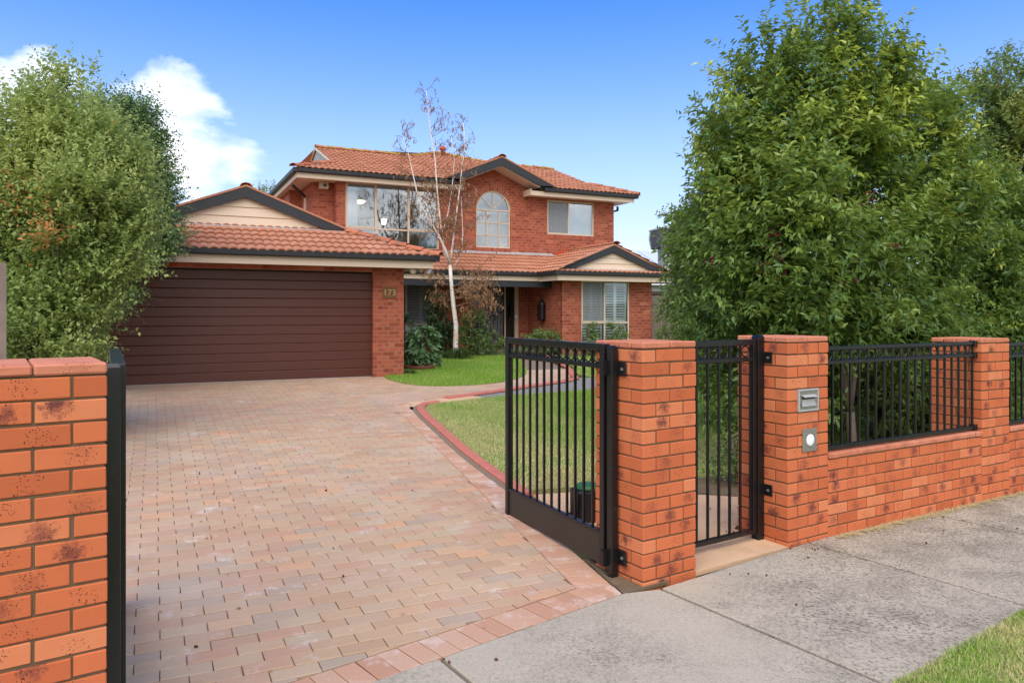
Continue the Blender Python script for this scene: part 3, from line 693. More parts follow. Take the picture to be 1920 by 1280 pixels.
def lowwall(label, a, ang, length, ztop, nrow=8):
    t = thing('low_brick_wall', label, 'brick wall', (a.x, a.y, 0), ang, 'low brick walls under the fence panels')
    part('mortar', MB().box(.003, .008, -.05, length-.002, .106, ztop+.01), M['fmortar'], t)
    for r in range(nrow):
        z = ztop-.005-.038-r*.086; x = 0 if r % 2 == 0 else -.12
        while x < length-.02:
            s, e = max(x, 0), min(x+.23, length)
            if e-s > .03:
                me = FB[int(random.random()*6)] if e-s > .225 else brickmesh(e-s-.002, .11, .076, .0035, M['fbrick'], .0008)
                o = fb(t, (s+e)/2, .055, z, 0, me)
            x += .24
    x = -.115; k = 0
    while x < length-.01:
        s, e = max(x, 0.002), min(x+.232, length)
        if e-s > .03: put('coping_brick', CB[k % 5] if e-s > .228 else brickmesh(e-s, .125, .042, .007, M['fcap'], .001), t, ((s+e)/2, .050, ztop+.026), (0, 0, random.gauss(0, .004)))
        x += .240; k += 1
    part('coping_mortar', MB().box(.012, .003, ztop, length-.006, .100, ztop+.034), M['fmortar'], t); return t
WA = PED+Vector((math.cos(R(31.8)), math.sin(R(31.8))))*.472; dW = (P3-WA); AW = math.atan2(dW.y, dW.x)
lowwall('low orange brick wall between the letterbox pillar and the next pillar', WA, AW, dW.length-.002, .594)
WB = P3+Vector((math.cos(R(30)), math.sin(R(30))))*.472
lowwall('low orange brick wall running out of the right edge of the photo', WB, R(30), 2.2, .594)
# steel infill panels
def ringrow(t, x0, x1, zc, r, pitch, thick=.006):
    n = max(1, round((x1-x0)/pitch)); p = (x1-x0)/n; me = MB().ring((0, 0, 0), (1, 0, 0), (0, 0, 1), r, thick, 20, 5).mesh('ring', M['black'], True)
    for i in range(n): put('ring', me, t, (x0+p*(i+.5), 0, zc))
    return n, p
def bars(t, x0, n, p, zt, z0, sec=.016, every=True):
    me = MB().box(-sec/2, -sec/2, z0, sec/2, sec/2, zt).mesh('bar', M['black'])
    for i in range(n+1): put('bar', me, t, (x0+p*i, 0, 0))
def panel(label, a, ang, length, zb, zt):
    t = thing('fence_panel', label, 'fence panel', (a.x, a.y, 0), ang, 'black steel fence panels')
    for z, h in ((zt-.014, .028), (zt-.125, .028), (zb+.016, .032)): bevel(part('rail', MB().box(0, -.019, z-h/2, length, .019, z+h/2), M['black'], t))
    n, p = ringrow(t, .02, length-.02, zt-.070, .042, .108); bars(t, .02, n, p, zt-.02, zb+.02)
    for x in (.0, length):
        for z in (zt-.02, zt-.125, zb+.02): part('bracket', MB().box(x-.03, -.026, z-.026, x+.022, .026, z+.026), M['black'], t)
    return t
pa = WA+Vector((-math.sin(AW), math.cos(AW)))*.06
panel('black steel fence panel with a row of rings between letterbox pillar and far pillar', pa, AW, dW.length-.03, .655, 1.457)
panel('black steel fence panel with rings cut off by the right edge of the photo', WB+Vector((-math.sin(R(30)), math.cos(R(30))))*.06, R(30), 2.2, .655, 1.43)
def post(label, x, y, ang, h, sz=.066, z0=0):
    t = thing('gate_post', label, 'gate post', (x, y, 0), ang, 'black steel gate posts')
    bevel(part('post', MB().box(-sz/2, -sz/2, z0, sz/2, sz/2, h), M['black'], t), .004, 2)
    c = MB(); c.v = [(-sz/2-.002, -sz/2-.002, h), (sz/2+.002, -sz/2-.002, h), (sz/2+.002, sz/2+.002, h), (-sz/2-.002, sz/2+.002, h), (-sz/2+.01, -sz/2+.01, h+.016), (sz/2-.01, -sz/2+.01, h+.016), (sz/2-.01, sz/2-.01, h+.016), (-sz/2+.01, sz/2-.01, h+.016)]
    c.f = [(4,5,6,7), (0,1,5,4), (1,2,6,5), (2,3,7,6), (3,0,4,7)]; part('cap', c, M['black'], t, False); return t
def flange(t, x0, x1, y0, y1, z0, z1):
    f = part('bracket', MB().box(x0, y0, z0, x1, y1, z1), M['black'], t)
    for z in ((z0+z1)/2-.018, (z0+z1)/2+.018): part('bolt', MB().lathe([(.007, 0), (.007, .006), (.004, .008)], 6, (0, 0, 0)), M['steel'], f, loc=((x0+x1)/2+.012, y0-.001, z), rot=(R(90), 0, 0))
def gate_leaf(name, label, hinge, ang, L, zt, zb, kick, pitch, group=None, sec=.050):
    t = thing(name, label, 'gate', (hinge[0], hinge[1], 0), ang, group)
    for x0 in (0, L-sec): bevel(part('stile', MB().box(x0, -sec/2, zb, x0+sec, sec/2, zt), M['black'], t), .004, 2)
    bevel(part('top_rail', MB().box(sec, -sec/2, zt-.045, L-sec, sec/2, zt), M['black'], t), .004, 2)
    bevel(part('rail', MB().box(sec, -.018, zt-.165, L-sec, .018, zt-.133), M['black'], t), .003)
    if kick:
        part('kick_plate', MB().box(sec, -.012, zb+.004, L-sec, .012, zb+kick), M['kick'], t)
        bevel(part('rail', MB().box(sec, -.020, zb+kick, L-sec, .020, zb+kick+.022), M['black'], t), .003)
    else: bevel(part('rail', MB().box(sec, -.02, zb, L-sec, .02, zb+.034), M['black'], t), .003)
    n, p = ringrow(t, sec+.006, L-sec-.006, zt-.089, .0405, pitch); bars(t, sec+.006, n, p, zt-.03, zb+(kick or .01)+.008, .016)
    return t
HG = Vector((.625, 4.93)); gang = math.atan2(6.22-4.93, -.035-.625)
g1 = gate_leaf('driveway_gate', 'open black steel gate leaf with a row of rings and a solid kick plate', HG, gang, 1.45, 1.514, .048, .20, .112, 'driveway gate leaves')
ps = post('square black gate post standing beside the pillar next to the open gate', .655, 4.868, R(32.8), 1.49, .052)
for z0, z1 in ((1.31, 1.40), (.085, .185)): bevel(part('bracket', MB().box(.026, -.100, z0, .034, -.018, z1), M['black'], ps)); part('bolt', MB().box(.018, -.075, (z0+z1)/2-.008, .026, -.058, (z0+z1)/2+.008), M['steel'], ps)
for z in (.12, 1.36): part('hinge', MB().box(-.06, .02, z-.05, -.01, .06, z+.05), M['black'], ps)
# left leaf folded back almost along the line of sight
HL = Vector((-1.605, 3.045)); ge = Vector((-2.30, 4.32)); lang = math.atan2(ge.y-HL.y, ge.x-HL.x)
gate_leaf('driveway_gate', 'black steel gate leaf seen edge-on beside the nearest brick pillar', HL, lang, 1.45, 1.512, .048, .20, .112, 'driveway gate leaves', .055)
p2 = post('square black gate post beside the nearest pillar on the left', -1.585, 2.945, R(35), 1.505)
part('bracket', MB().box(-.1, -.02, 1.33, -.03, .02, 1.41), M['black'], p2)
# pedestrian gate
PGa = Vector((1.861, 5.653)); d33 = Vector((math.cos(R(33)), math.sin(R(33))))
pg0 = PGa-d33*.94
gate_leaf('pedestrian_gate', 'narrow black steel pedestrian gate closed between two brick pillars', pg0, R(33), .905, 1.520, .062, 0, .113, None, .042)
p4 = post('square black gate post fixed to the side of the letterbox pillar', PGa.x, PGa.y, R(31.8), 1.535, .066)
for z0, z1 in ((1.34, 1.425), (.345, .43)): bevel(part('bracket', MB().box(.030, -.105, z0, .039, -.020, z1), M['black'], p4)); part('bolt', MB().box(.022, -.080, (z0+z1)/2-.008, .030, -.063, (z0+z1)/2+.008), M['steel'], p4)
# letter slot plate and round button plate let into the pillar
def onpill(px, py, z=None):
    # point of the pillar's front plane under a given place, in the pillar's own frame
    a = R(31.8); k = (px-960)/1400; d = Vector((math.cos(a), math.sin(a)))
    s = (k*PED.y-PED.x)/(d.x-k*d.y); Y = PED.y+s*d.y
    return s, CAMZ-(py-586)*Y/1400
x0, zt_ = onpill(1495, 728); x1, zb_ = onpill(1532, 771)
x0 += .004; mwt = .235; zc = (zt_+zb_)/2; LB = PED
ltb = thing('letterbox', 'grey metal letterbox plate with a flap slot let into the brick pillar', 'letterbox', (PED.x, PED.y, 0), R(31.8))
zt_, zb_ = zc+.083, zc-.083
part('plate', MB().box(x0+.014, -.006, zb_+.014, x0+mwt-.014, .03, zt_-.014), M['steel'], ltb)
fr = MB(); fr.box(x0, -.012, zb_, x0+mwt, .02, zb_+.014); fr.box(x0, -.012, zt_-.014, x0+mwt, .02, zt_); fr.box(x0, -.012, zb_+.014, x0+.014, .02, zt_-.014); fr.box(x0+mwt-.014, -.012, zb_+.014, x0+mwt, .02, zt_-.014)
bevel(part('frame', fr, M['metalgrey'], ltb), .003)
zf = zt_-.045
part('slot', MB().box(x0+.04, -.008, zf-.030, x0+mwt-.05, -.004, zf-.004), M['darkroom'], ltb)
f = MB(); f.v = [(x0+.035, -.006, zf+.004), (x0+mwt-.045, -.006, zf+.004), (x0+mwt-.04, -.032, zf-.010), (x0+.04, -.032, zf-.010), (x0+.035, -.006, zf), (x0+mwt-.045, -.006, zf), (x0+mwt-.04, -.032, zf-.014), (x0+.04, -.032, zf-.014)]
f.f = [(0,3,2,1), (4,5,6,7), (0,1,5,4), (1,2,6,5), (2,3,7,6), (3,0,4,7)]; part('flap', f, M['metalgrey'], ltb)
f = MB(); f.v = [(x0+.045, -.0065, zf-.03), (x0+mwt-.05, -.0065, zf-.03), (x0+mwt-.035, -.016, zf-.082), (x0+.03, -.016, zf-.082), (x0+mwt-.035, -.0065, zf-.086), (x0+.03, -.0065, zf-.086)]
f.f = [(0,3,2,1), (3,5,4,2)]; part('chute', f, M['metalgrey'], ltb)
x0, zt_ = onpill(1502, 802); x1, zb_ = onpill(1530, 846)
bt = thing('button_plate', 'square metal plate with a round white button below the letterbox', 'intercom', (PED.x, PED.y, 0), R(31.8))
zc = (zt_+zb_)/2; xc = (x0+x1)/2
bevel(part('plate', MB().box(xc-.080, -.014, zc-.085, xc+.080, .0, zc+.085), M['steel'], bt), .003)
part('button', MB().lathe([(.044, 0), (.044, .004), (.036, .010), (.0, .012)], 24), M['white'], bt, True, (xc, -.013, zc), (R(90), 0, 0))
# gate opener behind the leaf
mo = thing('gate_motor', 'black gate motor box with a green lid on the concrete pad behind the open gate', 'gate motor', (.62, 6.05, .05), R(20))
bevel(part('body', MB().box(-.13, -.09, 0, .13, .09, .25), M['black'], mo), .02, 3)
part('lid', MB().lathe([(.11, .25), (.115, .262), (.09, .285), (.04, .295)], 20), M['greenlid'], mo, True)
part('arm', MB().obox((-.10, -.02, .06), (-.34, -.05, .09), .03, .012).obox((-.34, -.05, .10), (-.42, -.16, .12), .028, .012), M['black'], mo)

# ------------------------------------------------------------------ the house, built in its own frame: x along the front, y into the plot
HT = thing('brick_house', 'two storey red brick house with terracotta tiled roofs and a wide brown garage door', 'house', (OX, OY, 0), TH)
V = 5.85
HB = []          # bricks to place: (parent, length, matrix, local z-size)
def course(z0, z1):
    k = math.floor((z0-.40)/.086+1e-6); z = .40+k*.086
    while z < z1-.001: yield z; z += .086; k += 1
def bwall(name, org, phi, length, z0, z1, openings=(), topfn=None, arch=None, phase=0., depth=.11):
    ca, sa = math.cos(phi), math.sin(phi); Mx = Matrix.Translation((org[0], org[1], 0)) @ Matrix.Rotation(phi, 4, 'Z')
    mort = MB(); bricks = []
    for z in course(z0, z1):
        zz0, zz1 = max(z, z0), min(z+.086, z1)
        if zz1-zz0 < .012: continue
        iv = [(0., length)]
        zm = (zz0+zz1)/2
        if topfn:
            t = topfn(zm)
            if t: iv = [(max(0, t[0]), min(length, t[1]))] if t[1] > t[0] else []
        cuts = [(a, b) for a, b, c, d in openings if zm > c and zm < d]
        if arch and zm > arch[1]:
            rr = arch[2]**2-(zm-arch[1])**2
            if rr > 0: cuts.append((arch[0]-math.sqrt(rr), arch[0]+math.sqrt(rr)))
        for a, b in cuts:
            nv = []
            for s, e in iv:
                if b <= s or a >= e: nv.append((s, e)); continue
                if a > s: nv.append((s, a))
                if b < e: nv.append((b, e))
            iv = nv
        k = round((z-.40)/.086)
        for s, e in iv:
            if e-s < .015: continue
            mort.box(s+.001, .0025, zz0, e-.001, depth-.004, zz1)
            x = -.24+((k % 2)*.12+phase) % .24
            while x < e:
                a, b = max(x, s), min(x+.23, e)
                if b-a > .02: bricks.append((a, b, zz0+.005 if zz0 > z0 else zz0, zz1-.005))
                x += .24
    mort.v = [tuple(Mx @ Vector(p)) for p in mort.v]
    wo = part(name, mort, M['hmortar'], HT)
    for a, b, c, d in bricks:
        HB.append((wo, b-a, d-c, Mx @ Matrix.Translation(((a+b)/2, 0, (c+d)/2)), depth))
    return wo
def hbrick(l, h, depth=.11, ch=.003):
    mb = MB(); x, z = l/2, h/2
    mb.v = [(-x+ch, 0, -z+ch), (x-ch, 0, -z+ch), (x-ch, 0, z-ch), (-x+ch, 0, z-ch), (-x, ch, -z), (x, ch, -z), (x, ch, z), (-x, ch, z), (-x, depth, -z), (x, depth, -z), (x, depth, z), (-x, depth, z)]
    mb.f = [(0,1,2,3)]+[(i, i+4, (i+1) % 4+4, (i+1) % 4) for i in range(4)]+[(i+4, i+8, (i+1) % 4+8, (i+1) % 4+4) for i in range(4)]
    return mb
LEFTF = R(-90); RIGHTF = R(90)
# garage
bwall('garage_wall', (-5.6, 0), 0, 6.18, .35, 2.66, [(.46, 5.53, .3, 2.53)], phase=.10)
bwall('garage_side_wall', (.58, .112), RIGHTF, 5.7, .35, 2.66)
bwall('garage_side_wall', (-5.6, 7), LEFTF, 6.88, .35, 2.66)
gd = part('garage_door', MB().box(-5.18, .16, .38, -.02, .19, 2.60), M['darkdoor'], HT)
ns = 12; hh = (2.53-.412)/ns
sm = MB(); sm.prism([(0, .0), (.010, .0), (.020, .010), (.020, hh-.014), (.012, hh-.004), (.002, hh-.001), (0, hh-.001)], lambda a, b, d: (d, -a, b), 0, 5.12)
sme = sm.mesh('door_panel', M['door']); fixn(sme)
for i in range(ns): put('door_panel', sme, gd, (-5.16, .16, .412+hh*i))
part('door_seal', MB().box(-5.16, .13, .385, -.03, .16, .412), M['lead'], gd)
# upper storey walls
bwall('upper_wall', (.44, V), 0, 9.18, 3.0, 6.25, [(0.0, 3.36, 2.9, 6.3), (4.68-.44, 5.83-.44, 3.70, 4.87), (7.12-.44, 8.86-.44, 4.205, 5.30)],
      topfn=lambda z: None if z < 5.40 else (5.25-.44-(6.30-z)/.44, 5.25-.44+(6.30-z)/.44), arch=(5.255-.44, 4.87, .60), phase=.04)
bwall('bay_wall', (.44, V-.12), 0, 3.36, 3.0, 5.42, [(.25, 3.01, 3.55, 5.5)], phase=.0)
bwall('bay_side_wall', (.44, V+.25), LEFTF, .258, 3.0, 5.42)
bwall('recess_wall', (-.16, V+.25), 0, .60, 3.0, 5.42, phase=.06)
bwall('upper_side_wall', (-.16, V+1.9), LEFTF, 1.54, 3.0, 5.42)
bwall('side_return_wall', (-.50, V+1.9), 0, .34, 3.0, 5.42)
bwall('rear_side_wall', (-.50, V+6.5), LEFTF, 4.6, 3.0, 5.42)
bwall('upper_right_wall', (9.62, V+.112), RIGHTF, 7.0, .5, 5.42)
# ground floor walls
bwall('wing_wall', (6.42, 3.65), 0, 3.12, .35, 2.68, [(.64, 2.32, .72, 2.9)], phase=.05)
bwall('wing_side_wall', (6.42, V), LEFTF, V-3.65-.002, .35, 2.68, phase=.02)
bwall('wing_right_wall', (9.54, 3.762), RIGHTF, 2.0, .35, 2.68)
bwall('porch_wall', (.692, V), 0, 5.726, .35, 2.75, [(.9, 2.76, .72, 2.60), (3.80, 5.41, .3, 2.62)], phase=.08)
# place bricks: the nearest ones singly, the others joined wall by wall
HM = Matrix.Translation((OX, OY, 0)) @ Matrix.Rotation(TH, 4, 'Z')
def seen(m):
    p = HM @ m.translation; x, y = project(p.x, p.y, p.z); return 225 < x < 1240 and y < 720
def facing(m):
    p = HM @ m.translation; n = (HM.to_3x3() @ m.to_3x3()) @ Vector((0, -1, 0)); return n.dot(Vector((0, 0, CAMZ))-p) > 0
HB.sort(key=lambda b: (0 if seen(b[3]) and facing(b[3]) else 1000)+(HM @ b[3].translation).length)
cache = {}; rest = {}
for i, (wo, l, h, m, dp) in enumerate(HB):
    if i < 280:
        key = (round(l, 3), round(h, 3), dp)
        if key not in cache:
            me = hbrick(l, h, dp).mesh('brick', M['hbrick']); battr(me); cache[key] = me
        o = put('brick', cache[key], wo); o.matrix_local = m
    else: rest.setdefault(wo.name, (wo, []))[1].append((hbrick(l, h, dp), m, random.random()))
for wo, it in rest.values(): joined('brickwork', it, M['hbrick'], wo)
# soldier rows and arch
def soldier(parent, u0, u1, v, z0, z1, proud=.012, step=.086):
    n = round((u1-u0)/step); st = (u1-u0)/n
    me = hbrick(z1-z0-.008, st-.010, .10).mesh('brick', M['hbrick']); battr(me)
    for i in range(n):
        put('brick', me, parent, (u0+st*(i+.5), v-proud, (z0+z1)/2), (0, R(90), 0))
sl_ = part('window_sill', MB().box(7.10, V-.008, 4.07, 8.90, V+.05, 4.205), M['hmortar'], HT); soldier(sl_, 7.10, 8.90, V, 4.07, 4.205)
sl_ = part('window_sill', MB().box(4.64, V-.008, 3.575, 5.87, V+.05, 3.70), M['hmortar'], HT); soldier(sl_, 4.64, 5.87, V, 3.575, 3.70)
ah = MB(); NA = 24
ah.v = []; 
for k in range(NA*2+1):
    th = math.pi*k/(NA*2)
    for r in (.575, .712):
        for y in (V-.010, V+.10): ah.v.append((5.255+r*math.cos(th), y, 4.87+r*math.sin(th)))
for k in range(NA*2):
    b = k*4; ah.f += [(b, b+4, b+6, b+2), (b, b+1, b+5, b+4), (b+2, b+6, b+7, b+3)]
arch = part('brick_arch', ah, M['amortar'], HT)
vb_ = MB(); a0 = math.pi/NA; dl = .0055
vb_.v = [(.575+.004, V-.016, -a0/2*.579+dl), (.708, V-.016, -a0/2*.708+dl), (.708, V-.016, a0/2*.708-dl), (.579, V-.016, a0/2*.579-dl)]
vb_.v += [(p[0], V+.05, p[2]) for p in vb_.v]; vb_.f = [(0,1,2,3), (0,4,5,1), (1,5,6,2), (2,6,7,3), (3,7,4,0)]
vb_.v = [(p[0]-.643, p[1]-V, p[2]) for p in vb_.v]
vme = vb_.mesh('brick', M['hbrick']); fixn(vme); battr(vme)
for k in range(NA):
    th = math.pi*(k+.5)/NA; put('brick', vme, arch, (5.255+.643*math.cos(th), V, 4.87+.643*math.sin(th)), (0, -th, 0))

# windows
def frame_mb(u0, u1, z0, z1, v, w_=.045, d=.07):
    mb = MB(); mb.box(u0, v, z0, u1, v+d, z0+w_); mb.box(u0, v, z1-w_, u1, v+d, z1); mb.box(u0, v, z0+w_, u0+w_, v+d, z1-w_); mb.box(u1-w_, v, z0+w_, u1, v+d, z1-w_); return mb
def window(u0, u1, z0, z1, v, us=(), zs=(), glass='glass', sashes=(), screens=(), bw=.045):
    mb = frame_mb(u0, u1, z0, z1, v)
    for u in us: mb.box(u-bw/2, v+.003, z0+.045, u+bw/2, v+.065, z1-.045)
    uu = [u0]+list(us)+[u1]
    for z in zs:
        for a, b in zip(uu[:-1], uu[1:]): mb.box(a+.03, v+.006, z-bw/2, b-.03, v+.06, z+bw/2)
    fo = bevel(part('window', mb, M['cream'], HT), .004)
    for (a, b, c, d) in sashes: part('sash', frame_mb(a, b, c, d, v-.004, .035, .05), M['cream'], fo)
    zz = [z0]+list(zs)+[z1]
    for i, (a, b) in enumerate(zip(uu[:-1], uu[1:])):
        for j, (c, d) in enumerate(zip(zz[:-1], zz[1:])):
            part('pane', MB().box(a+.02, v+.030, c+.02, b-.02, v+.034, d-.02), M[glass], fo)
            if (i, j) in screens: part('fly_screen', MB().box(a+.02, v+.012, c+.02, b-.02, v+.0135, d-.02), M['flyscreen'], fo)
    return fo
vb = V-.12
window(.69, 3.45, 3.55, 5.40, vb+.03, (1.57, 2.52), (4.09,), sashes=((.72, 1.56, 4.11, 5.37), (2.53, 3.42, 4.11, 5.37)))
window(7.12, 8.86, 4.205, 5.30, V+.03, (7.91,), sashes=((7.14, 7.92, 4.23, 5.28),), screens=((0, 0),))
aw = window(4.68, 5.83, 3.70, 4.87, V+.04, (5.05, 5.46), (4.08, 4.46), bw=.032)
ar = MB()
for r0, r1 in ((.525, .575),):
    n = 24
    for k in range(n+1):
        th = math.pi*k/n
        for r in (r0, r1):
            for y in (V+.04, V+.11): ar.v.append((5.255+r*math.cos(th), y, 4.87+r*math.sin(th)))
    for k in range(n): b = k*4; ar.f += [(b, b+2, b+6, b+4), (b+1, b+5, b+7, b+3), (b, b+4, b+5, b+1), (b+2, b+3, b+7, b+6)]
for th in (45, 90, 135): t = R(th); ar.obox((5.255+.05*math.cos(t), V+.07, 4.89+.05*math.sin(t)), (5.255+.53*math.cos(t), V+.07, 4.87+.53*math.sin(t)), .03, .032, (0, 1, 0))
fa_ = part('arch_frame', ar, M['cream'], aw); fixn(fa_.data)
pa_ = MB(); n = 24
pa_.prism([(5.255+.55*math.cos(math.pi*k/n), 4.87+.55*math.sin(math.pi*k/n)) for k in range(n+1)], lambda a, b, d: (a, d, b), V+.072, V+.076); part('pane', pa_, M['glass'], aw)
window(1.60, 3.45, .72, 2.60, V+.03, (2.49,), (1.38,), 'glass2', screens=((0, 1), (1, 1)))
window(7.06, 8.74, .72, 2.67, 3.68, (7.88,), (1.42,), 'glass2', screens=((0, 1),), sashes=((7.09, 7.88, 1.44, 2.64),))
def shutter(u0, u1, z0, z1, v, tilt=35, pitch=.073):
    mb = MB(); s = .05; zb = .075
    mb.box(u0, v, z0, u0+s, v+.03, z1); mb.box(u1-s, v, z0, u1, v+.03, z1); mb.box(u0+s, v, z0, u1-s, v+.03, z0+zb); mb.box(u0+s, v, z1-zb, u1-s, v+.03, z1)
    so_ = part('shutter', mb, M['white'], HT); w2 = (u1-u0)/2-s-.002
    lm = MB().box(-w2, -.032, -.005, w2, .032, .005).mesh('louvre', M['white'])
    n = int((z1-z0-2*zb)/pitch)
    for i in range(n): put('louvre', lm, so_, ((u0+u1)/2, v+.015, z0+zb+(i+.5)*(z1-z0-2*zb)/n), (R(tilt), 0, 0))
for (a, b) in ((7.10, 7.48), (7.48, 7.86), (7.90, 8.31), (8.31, 8.71)):
    shutter(a, b, .76, 1.40, 3.80); shutter(a, b, 1.44, 2.64, 3.80)
for (a, b) in ((1.64, 2.05), (2.05, 2.46), (2.52, 2.97), (2.97, 3.42)):
    shutter(a, b, .76, 1.36, 5.98, 60); shutter(a, b, 1.40, 2.57, 5.98, 12)
# rooms behind the glass
def room(u0, u1, v0, v1, z0, z1, mat, nm='room'):
    mb = MB(); mb.box(u0, v0, z0, u1, v1, z1); mb.f = [f for i, f in enumerate(mb.f) if i != 2]     # open towards the street
    return part(nm, mb, mat, HT)
room(.60, 3.7, V+.06, V+4, 3.2, 5.50, M['interior']); room(3.9, 6.6, V+.125, V+3.5, 3.2, 5.50, M['interior']); room(6.9, 9.4, V+.125, V+3.5, 3.2, 5.50, M['interior'])
room(1.0, 3.9, V+.125, V+3, .45, 2.72, M['interior']); room(6.6, 9.4, 3.78, 6.5, .45, 2.72, M['interior'])
def curtain(label, u0, u1, v, z0, z1, waves=9, amp=.03, mat='curtain'):
    mb = MB(); n = waves*6
    for i in range(n+1):
        u = u0+(u1-u0)*i/n; y = v+amp*math.sin(2*math.pi*waves*i/n)+amp*.4*math.sin(i*1.7)
        mb.v += [(u, y, z0), (u, y, z1)]
    for i in range(n): mb.f.append((2*i, 2*i+2, 2*i+3, 2*i+1))
    o = part('curtain', mb, M[mat], None, True, (OX, OY, 0), (0, 0, TH)); tag(o, label, 'curtain', 'white curtains upstairs'); return o
curtain('white sheer curtain gathered at the left end of the big upstairs window', .74, 1.12, V+.28, 3.5, 5.3, 6)
curtain('white sheer curtain gathered at the right end of the big upstairs window', 2.95, 3.44, V+.28, 3.5, 5.3, 8)
curtain('white vertical drapes behind the left pane of the small upstairs right window', 7.14, 7.92, V+.24, 4.1, 5.3, 12, .02)
curtain('white vertical drapes behind the right pane of the small upstairs right window', 7.93, 8.86, V+.24, 4.1, 5.3, 13, .02)
tag(part('window_blind', MB().box(.74, V+.14, 5.18, 3.44, V+.17, 5.36), M['white'], None, False, (OX, OY, 0), (0, 0, TH)), 'rolled white blind along the head of the big upstairs window', 'blind', 'rolled white blinds')
tag(part('window_blind', MB().box(4.74, V+.14, 4.76, 5.78, V+.17, 4.86), M['white'], None, False, (OX, OY, 0), (0, 0, TH)), 'rolled white blind across the arched window below its fan light', 'blind', 'rolled white blinds')
def hw(u, v, z): x, y = W(u, v); return (x, y, z)
lt = thing('pendant_lamp', 'lit bowl lamp hanging inside the big upstairs window, upper left', 'lamp', hw(1.45, V+1.3, 4.98), TH, 'lit lamps in the upstairs room')
part('bowl', MB().lathe([(.03, 0), (.10, .02), (.15, .06), (.16, .085)], 20), M['lamp'], lt, True); part('cord', MB().tube([(0, 0, .09), (0, 0, .5)], .006), M['black'], lt)
lt = thing('wall_lamp', 'lit wall lamp glowing in the middle of the big upstairs window', 'lamp', hw(2.55, V+2.6, 4.55), TH, 'lit lamps in the upstairs room')
part('shade', MB().lathe([(.07, 0), (.09, .18)], 16), M['lamp'], lt, True); part('bracket', MB().box(-.03, .02, .05, .03, .12, .11), M['cream'], lt)
# porch, doors
dr = part('door_frame', MB().box(4.755, V+.0, .50, 4.80, V+.09, 2.62).box(5.625, V+.0, .50, 5.665, V+.09, 2.62).box(5.98, V+.0, .50, 6.10, V+.09, 2.62).box(4.80, V+.01, 2.57, 5.98, V+.09, 2.62), M['cream'], HT)
sdr = part('security_door', MB().box(4.81, V+.02, .52, 5.615, V+.03, 2.56), M['flyscreen'], HT)
part('frame', frame_mb(4.81, 5.62, .52, 2.565, V+.0, .05, .035).box(4.86, V+.0, 1.72, 5.57, V+.03, 1.75), M['black'], sdr)
bmsh = MB().box(-.008, 0, .57, .008, .012, 2.52).mesh('bar', M['black'])
for i in range(6): put('bar', bmsh, sdr, (4.93+i*.115, V+.005, 0))
for i in range(3): part('pane', MB().ring((5.215, V+.0, 1.1+i*.45), (1, 0, 0), (0, 0, 1), .10, .008), M['black'], sdr).name = 'scroll'
part('front_door', MB().box(4.81, V+.10, .52, 5.62, V+.14, 2.57), M['darkdoor'], HT)
sd2 = part('side_door', MB().box(5.67, V+.05, .52, 5.975, V+.09, 2.57), M['darkdoor'], HT)
ov = MB(); ov.ring((0, 0, 0), (1, 0, 0), (0, 0, 3.6), .075, .012, 28, 6); part('oval_moulding', ov, M['darkdoor'], sd2, True, (5.82, V+.045, 1.75))
og = MB(); og.prism([(.068*math.cos(2*math.pi*k/24), .25*math.sin(2*math.pi*k/24)) for k in range(24)], lambda a, b, d: (a, d, b), 0, .004); part('oval_glass', og, M['glass'], sd2, False, (5.82, V+.040, 1.75))
part('side_light', MB().box(4.495, V+.05, .52, 4.755, V+.08, 2.60), M['darkdoor'], HT)
part('porch_room', MB().box(4.49, V+.15, .4, 6.12, V+.17, 2.7), M['darkroom'], HT)
tag(part('door_bell', MB().box(-.035, -.02, -.05, .035, 0, .05), M['white'], None, False, hw(6.02, V-.005, 1.60), (0, 0, TH)), 'small white door bell box beside the dark front door', 'door bell')
bevel(part('porch_step', MB().box(3.7, 4.75, .40, 6.40, V+.0-.002, .60), M['header'], HT), .01)
part('porch_beam', MB().box(.60, 4.27, 2.46, 6.46, 4.42, 2.63), M['charcoal'], HT)
part('porch_ceiling', MB().box(.60, 4.43, 2.63, 6.40, V, 2.65), M['soffit'], HT)
part('porch_post', MB().box(4.02, 4.30, .45, 4.11, 4.39, 2.46), M['charcoal'], HT)
# number plate 173
hn = part('number_plate', MB().box(.125, -.022, 2.015, .415, -.002, 2.245), M['bronze'], HT); bevel(hn, .004)
tx = bpy.data.curves.new('numerals', 'FONT'); tx.body = "173"; tx.size = .17; tx.extrude = .004; tx.align_x = 'CENTER'; tx.align_y = 'CENTER'; tx.space_character = 1.12; tx.materials.append(M['plaque'])
txo = bpy.data.objects.new('numerals', tx); COL.objects.link(txo); bpy.context.view_layer.update()
tm = bpy.data.meshes.new_from_object(txo.evaluated_get(bpy.context.evaluated_depsgraph_get())); bpy.data.objects.remove(txo)
put('numerals', tm, hn, (.270, -.026, 2.130), (R(90), 0, 0))
